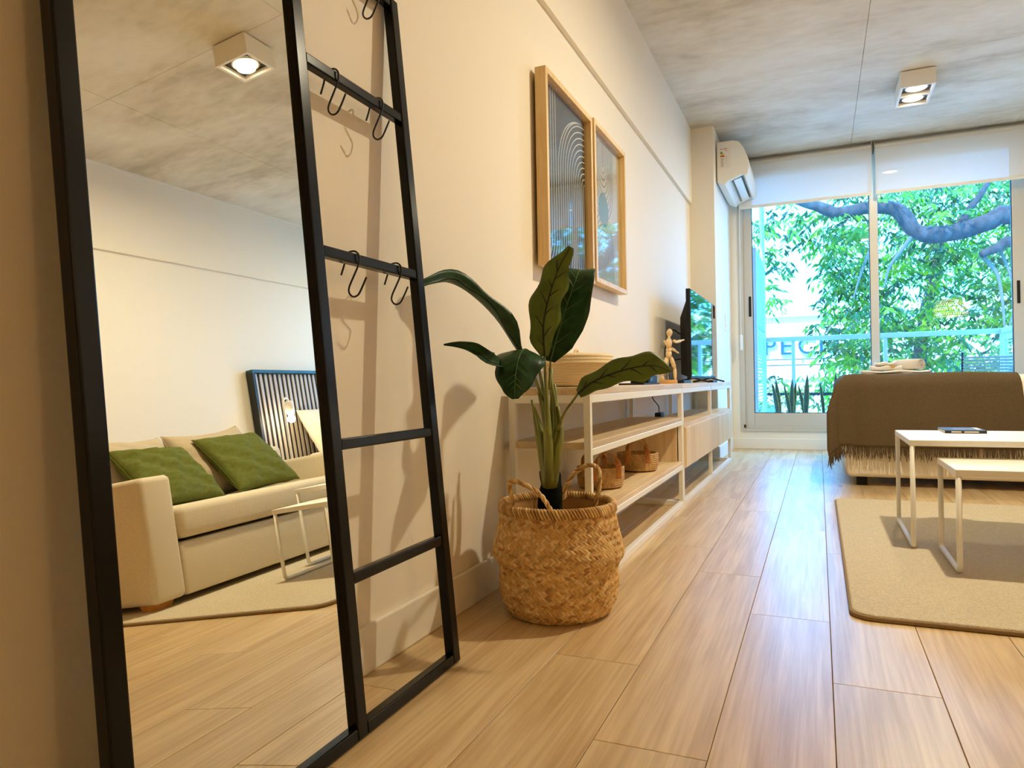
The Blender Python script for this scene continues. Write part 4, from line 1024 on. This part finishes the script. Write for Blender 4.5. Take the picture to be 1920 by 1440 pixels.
# towels on the bed
tw = thing('folded_towel', (1.40, 5.3, 0.66), 'cream folded towel spread under the rolled towel on the bed', 'towel')
def towel_slab(x0, x1, y0, y1, z0, h, name, parent, ph):
    mb = MB()
    def f(u, v):
        a = 2*PI*v; cx = (z0+h/2); yy = (y0+y1)/2+(y1-y0)/2*math.copysign(abs(math.cos(a))**0.5, math.cos(a)); zz = cx+h/2*math.copysign(abs(math.sin(a))**0.6, math.sin(a))
        return (x0+(x1-x0)*u, yy+0.006*math.sin(u*9+ph), zz+0.005*math.sin(u*11+ph)*(1 if math.sin(a) > 0 else 0.1))
    mb.grid(f, 24, 24); 
    n = len(mb.v); mb.f.append(tuple(range(0, 24))); mb.m.append(0); mb.f.append(tuple(range(24*25, 24*25+24))[::-1]); mb.m.append(0)
    return mb.build(name, M['towel'], parent, smooth=True)
towel_slab(1.20, 1.61, 5.12, 5.46, 0.655, 0.020, 'lower_fold', tw, 0.3); towel_slab(1.215, 1.60, 5.13, 5.45, 0.674, 0.020, 'upper_fold', tw, 1.4)
rt = thing('rolled_towel', (1.52, 5.28, 0.69), 'cream rolled towel showing its spiral end on the folded towel', 'towel')
sp_ = []
for k in range(90):
    a = k/89*5.2*PI; r = 0.006+0.0021*a*1.0
    sp_.append((a, r))
mb = MB(); ctr = V((0, 0, 0)); xa0, xa1 = 1.40, 1.585
for i in range(len(sp_)-1):
    (a, r), (a2, r2) = sp_[i], sp_[i+1]
    q = lambda a, r, s: (s, 5.27+r*math.cos(a), 0.727+r*math.sin(a))
    mb.add([q(a, r, xa0), q(a, r, xa1), q(a2, r2, xa1), q(a2, r2, xa0)], [(0, 1, 2, 3)])
rto = mb.build('roll', M['towel'], rt, smooth=True, solid=0.008)
# turn the roll so its spiral looks into the room
rto.matrix_parent_inverse = Matrix.Translation(-rt.location) @ Matrix.Translation(V((1.50, 5.27, 0.727))) @ Matrix.Rotation(-0.75, 4, 'Z') @ Matrix.Translation(-V((1.50, 5.27, 0.727)))
ft = thing('hand_towel', (1.34, 5.28, 0.69), 'cream hand towel folded in a small peaked bundle beside the rolled towel', 'towel')
towel_slab(1.27, 1.45, 5.18, 5.38, 0.692, 0.034, 'bundle', ft, 2.0); towel_slab(1.30, 1.42, 5.19, 5.36, 0.724, 0.026, 'top_fold', ft, 3.0)
MB().box((1.385, 5.178, 0.712), (1.405, 5.181, 0.726)).build('woven_label', M['rattan'], ft)

# nightstand and reading lamp beyond the sofa arm
ns_ = thing('nightstand', (2.98, 4.46, 0), 'narrow white nightstand between the sofa and the bed', 'nightstand')
MB().box((2.83, 4.33, 0.46), (3.12, 4.63, 0.485)).build('top', M['white_metal'], ns_, bevel=0.003)
MB().box((2.84, 4.34, 0.22), (3.115, 4.62, 0.245)).build('shelf', M['white_metal'], ns_, bevel=0.003)
for xx in (2.835, 3.10):
    for yy in (4.335, 4.61): MB().box((xx, yy, 0), (xx+0.016, yy+0.016, 0.46)).build('leg', M['white_metal'], ns_)
ll = thing('reading_lamp', (3.0, 4.46, 0.485), 'white gooseneck table lamp lit in front of the slatted headboard', 'lamp')
lx, ly = 3.0, 4.425
MB().lathe([(0, 0.0), (0.07, 0.0), (0.07, 0.012), (0.02, 0.018), (0.0, 0.018)], (lx, ly, 0.486), 28).build('base', M['lamp_white'], ll, smooth=True, bevel=0.002)
gp = [(lx, ly, 0.50), (lx, ly, 0.80), (lx, ly, 1.04)] + [(lx, ly+0.035-0.035*math.cos(a), 1.06+0.035*math.sin(a)) for a in [PI*k/8 for k in range(1, 9)]]
MB().tube(gp, 0.0095, 10).build('neck', M['lamp_white'], ll, smooth=True)
sc_ = V((lx, ly+0.07, 0))
MB().lathe([(0.012, 1.075), (0.030, 1.070), (0.034, 1.06), (0.034, 0.985), (0.031, 0.985), (0.031, 1.055), (0.0, 1.06)], (sc_.x, sc_.y, 0), 24).build('shade', M['lamp_white'], ll, smooth=True)
MB().lathe([(0.0, 0.950), (0.016, 0.954), (0.026, 0.972), (0.026, 0.988), (0.015, 1.01), (0.0, 1.03)], (sc_.x, sc_.y, 0), 20).build('bulb', M['bulb_glow'], ll, smooth=True)
d = bpy.data.lights.new('reading_light_offscreen', 'POINT'); d.energy = 2; d.color = (1, 0.8, 0.55); d.shadow_soft_size = 0.03
o = bpy.data.objects.new('reading_light_offscreen', d); COL.objects.link(o); o.location = (sc_.x, sc_.y, 0.93); put(o, ll)

# ================================================================ SOFA
sf = thing('sofa', (2.5, 3.1, 0), 'oatmeal linen sofa bed with square arms against the wall', 'sofa')
SX0, SX1, SY0, SY1 = 2.02, 3.00, 2.235, 4.06
AW = 0.175
rbox((SX0+0.004, SY0+AW, 0.045), (SX1-0.05, SY1-AW, 0.285), 'base', M['sofa'], sf, 0.018)
for y0 in (SY0, SY1-AW):
    a_ = rbox((SX0, y0, 0.045), (SX1-0.03, y0+AW, 0.605), 'arm', M['sofa'], sf, 0.028, 5)
    sm = MB()
    for yy in (y0+0.006, y0+AW-0.006): sm.tube([(SX0+0.022, yy, 0.06), (SX0+0.022, yy, 0.585)], 0.003, 5)
    sm.tube([(SX0+0.022, y0+0.02, 0.602), (SX0+0.022, y0+AW-0.02, 0.602)], 0.003, 5)
    sm.build('arm_piping', M['sofa'], a_)['kind'] = 'stuff'
rbox((SX0-0.012, SY0+AW+0.003, 0.300), (SX1-0.22, SY1-AW-0.003, 0.452), 'seat_cushion', M['sofa'], sf, 0.038, 5)
rbox((SX1-0.24, SY0+0.01, 0.045), (SX1, SY1-0.01, 0.72), 'backrest', M['sofa'], sf, 0.04, 5)
for xx in (SX0+0.04, SX1-0.12):
    for yy in (SY0+0.02, SY1-0.13):
        zf = 0.0155 if xx < 2.5 and SY0 < yy < 4.0 else 0.0      # front feet stand on the rug
        MB().add([(xx, yy, 0.06), (xx+0.10, yy, 0.06), (xx+0.10, yy+0.12, 0.06), (xx, yy+0.12, 0.06), (xx+0.012, yy+0.012, zf), (xx+0.085, yy+0.012, zf), (xx+0.085, yy+0.10, zf), (xx+0.012, yy+0.10, zf)],
                 [(0, 1, 2, 3), (7, 6, 5, 4), (0, 4, 5, 1), (1, 5, 6, 2), (2, 6, 7, 3), (3, 7, 4, 0)]).build('foot', M['foot_wood'], sf, bevel=0.002)
pillow('beige_cushion', (2.67, 2.74, 0.655), (0, 1, -0.05), (0.40, 0, 0.9), 0.56, 0.46, 0.20, M['beige_pillow'], 'taupe back cushion near the sofa arm, half hidden by the paler green pillow', 'cushion', 'sofa back cushions', seed=11, sag=0.03)
pillow('beige_cushion', (2.67, 3.34, 0.66), (0, 1, 0.05), (0.40, 0, 0.9), 0.60, 0.46, 0.20, M['beige_pillow'], 'taupe back cushion in the middle of the sofa between the green pillows', 'cushion', 'sofa back cushions', seed=12, sag=0.03)
pillow('green_pillow', (2.45, 2.775, 0.615), (0.05, 1, -0.03), (0.68, 0.05, 0.72), 0.50, 0.44, 0.14, M['green_pillow'], 'olive green pillow slumped flat beside the near sofa arm', 'pillow', 'olive sofa pillows', seed=21, wr=0.009)
pillow('green_pillow', (2.49, 3.41, 0.635), (0.0, 1, 0.02), (0.64, -0.03, 0.75), 0.52, 0.46, 0.14, M['green_pillow'], 'olive green pillow leaning upright towards the headboard end of the sofa', 'pillow', 'olive sofa pillows', seed=22, wr=0.008)
# ================================================================ BALCONY
struct('balcony_floor', MB().box((0.2, YF+0.16, -0.2), (3.2, 8.42, 0.04)), M['balcony_tile'], 'grey tiled balcony floor outside the window', 'floor')
struct('balcony_ceiling', MB().box((0.2, YF+0.16, 2.62), (3.2, 8.42, 2.85)), M['plaster_out'], 'white underside of the balcony above', 'ceiling')
dl = thing('balcony_downlight', (1.61, 7.62, 2.6), 'round white downlight set in the balcony soffit', 'lamp')
MB().lathe([(0.085, 0.03), (0.085, 0.005), (0.075, 0.0), (0.06, 0.004), (0.06, 0.02)], (1.61, 7.62, 2.598), 28).build('ring', M['lamp_white'], dl, smooth=True)
MB().lathe([(0.0, 0.012), (0.06, 0.012), (0.06, 0.014), (0.0, 0.014)], (1.61, 7.62, 2.598), 24).build('lens', M['lamp_glow'], dl)

rl = thing('balcony_railing', (1.5, 8.3, 0.04), 'pale blue-grey metal balcony railing with tinted glass panels', 'railing')
RB = M['balcony_blue']; ry = 8.3
MB().box((0.40, ry-0.03, 1.062), (2.66, ry+0.03, 1.112)).build('handrail', RB, rl, bevel=0.004)
for xx in (0.705, 1.597, 2.62): MB().box((xx-0.019, ry-0.019, 0.04), (xx+0.019, ry+0.019, 1.064)).build('post', RB, rl, bevel=0.003)
MB().box((0.42, ry-0.012, 0.47), (2.64, ry+0.012, 0.50)).build('lower_rail', M['cable'], rl)
for a, b in ((0.43, 0.68), (0.73, 1.57), (1.62, 2.595)): MB().add([(a, ry, 0.09), (b, ry, 0.09), (b, ry, 1.06), (a, ry, 1.06)], [(0, 1, 2, 3)]).build('glass_panel', M['rail_glass'], rl)
MB().box((2.60, 7.25, 1.062), (2.66, ry-0.03, 1.112)).build('side_handrail', RB, rl, bevel=0.004)
MB().tube([(0.408, 8.26, 0.04), (0.408, 8.26, 2.62)], 0.024, 4).build('tall_post', RB, rl)

def shutter(xc, ya, yb, z0, z1, mids, label):
    t = thing('louvred_shutter', (xc, (ya+yb)/2, z0), label, 'shutter', 'balcony shutters')
    w = 0.05; th_ = 0.030
    for yy in (ya, yb-w): MB().box((xc-th_/2, yy, z0), (xc+th_/2, yy+w, z1)).build('stile', RB, t, bevel=0.002)
    zs = [z0]+mids+[z1-w]
    for z in zs: MB().box((xc-th_/2, ya+w, z), (xc+th_/2, yb-w, z+w)).build('rail', RB, t, bevel=0.002)
    first = None
    for za, zb in zip(zs[:-1], zs[1:]):
        z = za+w+0.008
        while z < zb-0.012:
            if first is None:
                first = MB().obox((xc-0.014, ya+w-0.004, z), (0.026, 0, 0.016), (0, yb-ya-2*w+0.008, 0), (-0.003, 0, 0.005)).build('louvre', RB, t); fz = z
            else:
                c = first.copy(); COL.objects.link(c); c.location = (0, 0, z-fz)
            z += 0.033
    return t
shutter(0.405, 7.17, 8.22, 0.05, 1.925, [1.10], 'pale blue-grey louvred shutter folded back beside the snake plants')
shutter(2.63, 7.30, 8.24, 0.05, 1.05, [], 'pale blue-grey louvred screen under the side handrail by the balcony chair')

# snake plants in a trough
pt = thing('planter_trough', (0.85, 8.0, 0.04), 'long white trough of snake plants along the railing', 'planter')
MB().box((0.46, 7.90, 0.04), (1.30, 7.915, 0.27)).build('side', M['planter'], pt); MB().box((0.46, 8.085, 0.04), (1.30, 8.10, 0.27)).build('side', M['planter'], pt)
MB().box((0.46, 7.915, 0.04), (0.475, 8.085, 0.27)).build('end', M['planter'], pt); MB().box((1.285, 7.915, 0.04), (1.30, 8.085, 0.27)).build('end', M['planter'], pt)
MB().box((0.475, 7.915, 0.04), (1.285, 8.085, 0.25)).build('soil', M['soil'], pt)
def snake(base, leaves, label):
    t = thing('snake_plant', (base, 8.0, 0.25), label, 'plant', 'snake plants on the balcony')
    for k, (xb, xt, zt, wd, yo) in enumerate(leaves):
        P = spline([(xb, 8.0+yo*0.3, 0.24), (xb+(xt-xb)*0.35, 8.0+yo*0.6, 0.24+(zt-0.24)*0.45), (xt, 8.0+yo, zt)], 12)
        for nm, sc, m, yoff in (('leaf', 1.0, M['snake_b'], 0.0), ('leaf_centre', 0.70, M['snake_a'], -0.003)):
            mb = MB(); 
            for i, p in enumerate(P):
                u = i/12; w = wd*sc*min(1, (0.55+1.2*u) if u < 0.4 else 1.03*(1-((u-0.4)/0.6)**2.2)+0.0)
                for c in (-1, 0, 1): mb.v.append((p.x+c*w/2, p.y+yoff+0.010*(1-abs(c)), p.z))
            for i in range(12):
                for c in range(2): a = i*3+c; mb.f.append((a, a+1, a+4, a+3)); mb.m.append(0)
            if nm == 'leaf': lo = mb.build('leaf', m, t, smooth=True, solid=0.002)
            else: mb.build('leaf_centre', m, lo, smooth=True, solid=0.002)
snake(0.55, [(0.555, 0.50, 0.62, 0.05, -0.02), (0.570, 0.535, 0.655, 0.055, 0.02)], 'snake plant of two leaves curving towards the shutter')
snake(0.69, [(0.685, 0.70, 0.66, 0.055, 0.0), (0.675, 0.615, 0.60, 0.04, -0.02), (0.70, 0.735, 0.62, 0.05, 0.03)], 'snake plant with three fanned leaves by the railing post')
snake(0.83, [(0.825, 0.848, 0.705, 0.06, 0.0), (0.815, 0.755, 0.60, 0.04, 0.02)], 'snake plant with one tall upright leaf and one leaning leaf')
snake(1.02, [(1.00, 0.965, 0.63, 0.035, 0.0)], 'snake plant with a single narrow leaf')
snake(1.12, [(1.12, 1.115, 0.71, 0.06, 0.0), (1.14, 1.16, 0.58, 0.05, 0.02)], 'snake plant with yellow edged leaves next to the bed throw')

# balcony chair, back towards the window
ch = thing('balcony_chair', (2.30, 7.85, 0.04), 'grey woven strap chair with a black frame on the balcony', 'chair')
cx0, cx1, cyb, cyf = 2.18, 2.58, 7.70, 8.08
for xx in (cx0, cx1):
    MB().tube([(xx, cyb-0.04, 0.87), (xx, cyb+0.02, 0.45), (xx, cyb-0.03, 0.04)], 0.011, 8).build('leg', M['black_metal'], ch, smooth=True)
    MB().tube([(xx, cyf, 0.45), (xx, cyf+0.02, 0.04)], 0.011, 8).build('leg', M['black_metal'], ch, smooth=True)
    MB().tube([(xx, cyb+0.02, 0.44), (xx, cyf, 0.44)], 0.011, 8).build('seat_rail', M['black_metal'], ch, smooth=True)
for k in range(12):
    z = 0.50+0.028*k; MB().box((cx0, cyb+0.012-0.06*(z-0.45)/0.42-0.004, z), (cx1, cyb+0.012-0.06*(z-0.45)/0.42+0.004, z+0.018)).build('back_strap', M['chair_mesh'], ch)
for k in range(10): MB().box((cx0, cyb+0.03+0.036*k, 0.448), (cx1, cyb+0.054+0.036*k, 0.456)).build('seat_strap', M['chair_mesh'], ch)

# ================================================================ STREET SIDE
struct('street', MB().box((-40, 8.9, -4.3), (60, 60, -4.0)), M['asphalt'], 'grey street below the balcony', 'ground')
bd = thing('white_building', (-3, 22.5, -4), 'white rendered building across the street carrying blue letters', 'building')
by = 22.0
MB().box((-14, by, -4), (5.2, by+6, 2.55)).build('facade', M['plaster_out'], bd)
MB().box((-14.1, by-0.12, 2.45), (5.3, by+6.1, 2.68)).build('cornice', M['plaster_out'], bd)
MB().box((-14, by-0.05, 0.62), (5.2, by, 0.70)).build('string_course', M['plaster_out'], bd)
for k in range(5):
    xx = -9+k*2.6; f = MB().box((xx, by-0.03, -2.2), (xx+1.2, by+0.02, 0.0)).build('window', M['balcony_blue'], bd)
    MB().box((xx+0.08, by-0.04, -2.1), (xx+1.12, by-0.028, -0.1)).build('pane', M['tv_screen'], f)
def letters(txt, x0, z0, h, parent):
    x = x0
    for chh, wdt in txt:
        cu = bpy.data.curves.new('letter', 'FONT'); cu.body = chh; cu.size = 1.0; cu.extrude = 0.02
        tmp = bpy.data.objects.new('letter_tmp', cu); COL.objects.link(tmp)
        me = bpy.data.meshes.new_from_object(tmp.evaluated_get(bpy.context.evaluated_depsgraph_get()))
        bpy.data.objects.remove(tmp)
        vx = [v.co.x for v in me.vertices]; vy = [v.co.y for v in me.vertices]
        ax, bx_, ay, byy = min(vx), max(vx), min(vy), max(vy)
        for v in me.vertices:
            v.co = V((x+(v.co.x-ax)/(bx_-ax)*wdt, by-0.06-v.co.z, z0+(v.co.y-ay)/(byy-ay)*h))
        me.materials.clear(); me.materials.append(M['letter_blue'])
        o = bpy.data.objects.new('letter', me); finish(o, parent); x += wdt+0.13
letters([('P', 0.30), ('E', 0.34), ('C', 0.44), ('I', 0.08), ('A', 0.40)], -0.47, 1.36, 0.50, bd)
for k, (z, sgz) in enumerate(((1.20, 0.06), (1.045, 0.05))):
    c = MB().tube([(-8+0.7*i, 20.5, z+0.25*((i-12)/12)**2*0.3-0.02) for i in range(25)], 0.016, 5).build('overhead_cable', M['cable'])
    tag(c, 'upper black overhead cable crossing in front of the white building' if k == 0 else 'lower black overhead cable crossing in front of the white building', 'cable', 'overhead street cables')

# ---------------------------------------------------------------- trees
LEAFM = [M['tl_a'], M['tl_b'], M['tl_c'], M['tl_d']]
def foliage(mb, clusters, seed):
    """drooping sprays of lance-shaped leaves inside each cluster (centre, radii, number of sprays)"""
    rnd = random.Random(seed)
    for c, rad, n in clusters:
        tone = rnd.random()
        for _ in range(n):
            while True:
                q = V((rnd.uniform(-1, 1), rnd.uniform(-1, 1), rnd.uniform(-1, 1)))
                if q.length < 1: break
            p = V(c)+V((q.x*rad[0], q.y*rad[1], q.z*rad[2]))
            a = rnd.uniform(0, 2*PI); d = V((math.cos(a), math.sin(a), rnd.uniform(-1.1, 0.25))).normalized()
            m = rnd.choices([0, 1, 2, 3], [5, 3+4*tone, 3, 3])[0]
            for k in range(7):
                b = p+d*0.05*k; sd = 1 if k % 2 else -1
                l = (d*0.5 + V((-d.y, d.x, 0))*sd*0.8 + V((0, 0, -rnd.uniform(0.2, 0.9)))).normalized()
                L_ = rnd.uniform(0.10, 0.17); w = L_*0.17
                s = l.cross(V((rnd.uniform(-1, 1), rnd.uniform(-1, 1), rnd.uniform(0, 1.2)))).normalized()*w
                up_ = l.cross(s).normalized()*L_*0.05
                mb.add([b, b+l*L_*0.45+s, b+l*L_, b+l*L_*0.45-s, b+l*L_*0.5+up_], [(0, 1, 4), (1, 2, 4), (2, 3, 4), (3, 0, 4)], m)
def limb(t, pts, r0, r1, name='branch', m=None):
    n = 24; p = spline(pts, n); rnd = random.Random(len(name)+int(r0*1000))
    return MB().tube(p, [(r0+(r1-r0)*i/n)*(1+rnd.uniform(-0.08, 0.08)) for i in range(n+1)], 10).build(name, m or M['bark'], t, smooth=True)
YT = 11.0
tr = thing('street_tree', (4.3, 11.6, -4.0), 'large leafy tree with a twisting branch spreading in front of the window', 'tree')
limb(tr, [(4.3, 11.6, -4.05), (4.35, 11.5, -1.5), (4.2, 11.3, 0.8), (3.9, 11.1, 2.2)], 0.32, 0.20, 'trunk')
limb(tr, [(3.98, 11.1, 2.25)] + [at(px, py, 1, YT) for px, py in ((1900, 402), (1850, 418), (1790, 436), (1740, 440), (1712, 430), (1692, 402), (1668, 389), (1627, 389), (1573, 400), (1537, 388), (1490, 372))], 0.13, 0.075)
limb(tr, [(3.95, 11.1, 1.9)] + [at(px, py, 1, 10.9) for px, py in ((1905, 455), (1870, 465), (1838, 478))], 0.09, 0.045)
limb(tr, [at(px, py, 1, YT) for px, py in ((1800, 430), (1812, 400), (1835, 370), (1860, 330))], 0.06, 0.03)
limb(tr, [at(px, py, 1, YT) for px, py in ((1840, 478), (1870, 515), (1880, 570), (1884, 620))], 0.03, 0.012, 'twig', M['twig'])
limb(tr, [at(px, py, 1, YT) for px, py in ((1712, 440), (1690, 470), (1668, 500), (1658, 540))], 0.035, 0.012, 'twig', M['twig'])
limb(tr, [at(px, py, 1, YT) for px, py in ((1630, 470), (1612, 520), (1600, 560))], 0.025, 0.010, 'twig', M['twig'])
limb(tr, [at(px, py, 1, YT) for px, py in ((1870, 455), (1896, 520), (1905, 560), (1890, 620))], 0.02, 0.008, 'twig', M['twig'])
cl = []
rndc = random.Random(5)
def cloud(px, py, y, r, n, dy=0.8): cl.append((at(px, py, 1, y), (r, dy, r*0.8), n))
# upper crown right of the mullion
for px in range(1660, 2100, 55):
    for py in range(280, 680, 62):
        cloud(px+rndc.uniform(-18, 18), py+rndc.uniform(-18, 18), 11.6+rndc.uniform(-0.3, 1.6), rndc.uniform(0.28, 0.46), 16)
# crown over the left pane with a bright gap
for px, py, r, n in ((1425, 430, 0.35, 16), (1470, 415, 0.38, 20), (1520, 425, 0.4, 26), (1570, 430, 0.4, 30), (1615, 430, 0.4, 30), (1450, 480, 0.28, 16), (1430, 540, 0.26, 13), (1445, 565, 0.2, 9), (1560, 480, 0.36, 26), (1600, 490, 0.42, 32), (1590, 540, 0.42, 34), (1625, 550, 0.42, 34), (1560, 520, 0.25, 12),
                     (1600, 590, 0.42, 34), (1560, 595, 0.32, 20), (1630, 600, 0.42, 32), (1530, 612, 0.2, 8), (1590, 640, 0.36, 24), (1560, 655, 0.3, 16), (1620, 650, 0.4, 30), (1600, 690, 0.36, 26), (1570, 700, 0.3, 18), (1640, 700, 0.4, 28), (1440, 330, 0.5, 22), (1540, 340, 0.5, 26), (1610, 330, 0.5, 26)):
    cloud(px, py, 11.3+rndc.uniform(-0.4, 1.2), r, n, 0.7)
fo = MB(); foliage(fo, cl, 3)
f_ = fo.build('foliage', LEAFM, tr); f_['kind'] = 'stuff'
# second tree further back fills the crown
t2 = thing('street_tree', (2.8, 16.5, -4.0), 'paler leafy tree further back across the street', 'tree')
limb(t2, [(2.8, 16.5, -4.05), (2.7, 16.4, -1.0), (2.9, 16.5, 1.5), (3.3, 16.4, 3.5)], 0.22, 0.08, 'trunk')
cl = []
for px in range(1680, 2120, 60):
    for py in range(300, 760, 70):
        cloud(px+rndc.uniform(-20, 20), py+rndc.uniform(-20, 20), 16.3+rndc.uniform(-1, 1), rndc.uniform(0.5, 0.75), 38, 1.0)
for px, py in ((1640, 470), (1625, 560), (1640, 640), (1615, 620), (1600, 700), (1570, 720)): cloud(px, py, 16.2, 0.55, 20, 0.8)
fo = MB(); foliage(fo, cl, 9); f_ = fo.build('foliage', LEAFM, t2); f_['kind'] = 'stuff'
# shrub below the rail
t3 = thing('street_shrub', (1.2, 13.0, -4.0), 'light green shrub top showing behind the snake plants', 'shrub')
limb(t3, [(1.2, 13.0, -4.05), (1.25, 13.0, -2), (1.2, 12.9, 0.2)], 0.08, 0.03, 'trunk')
cl = []
for px in range(1440, 1700, 36):
    for py in (722, 752, 790): cloud(px+rndc.uniform(-12, 12), py+rndc.uniform(-10, 14), 13+rndc.uniform(-0.5, 0.5), 0.26, 6, 0.4)
fo = MB(); foliage(fo, cl, 17); f_ = fo.build('foliage', LEAFM, t3); f_['kind'] = 'stuff'
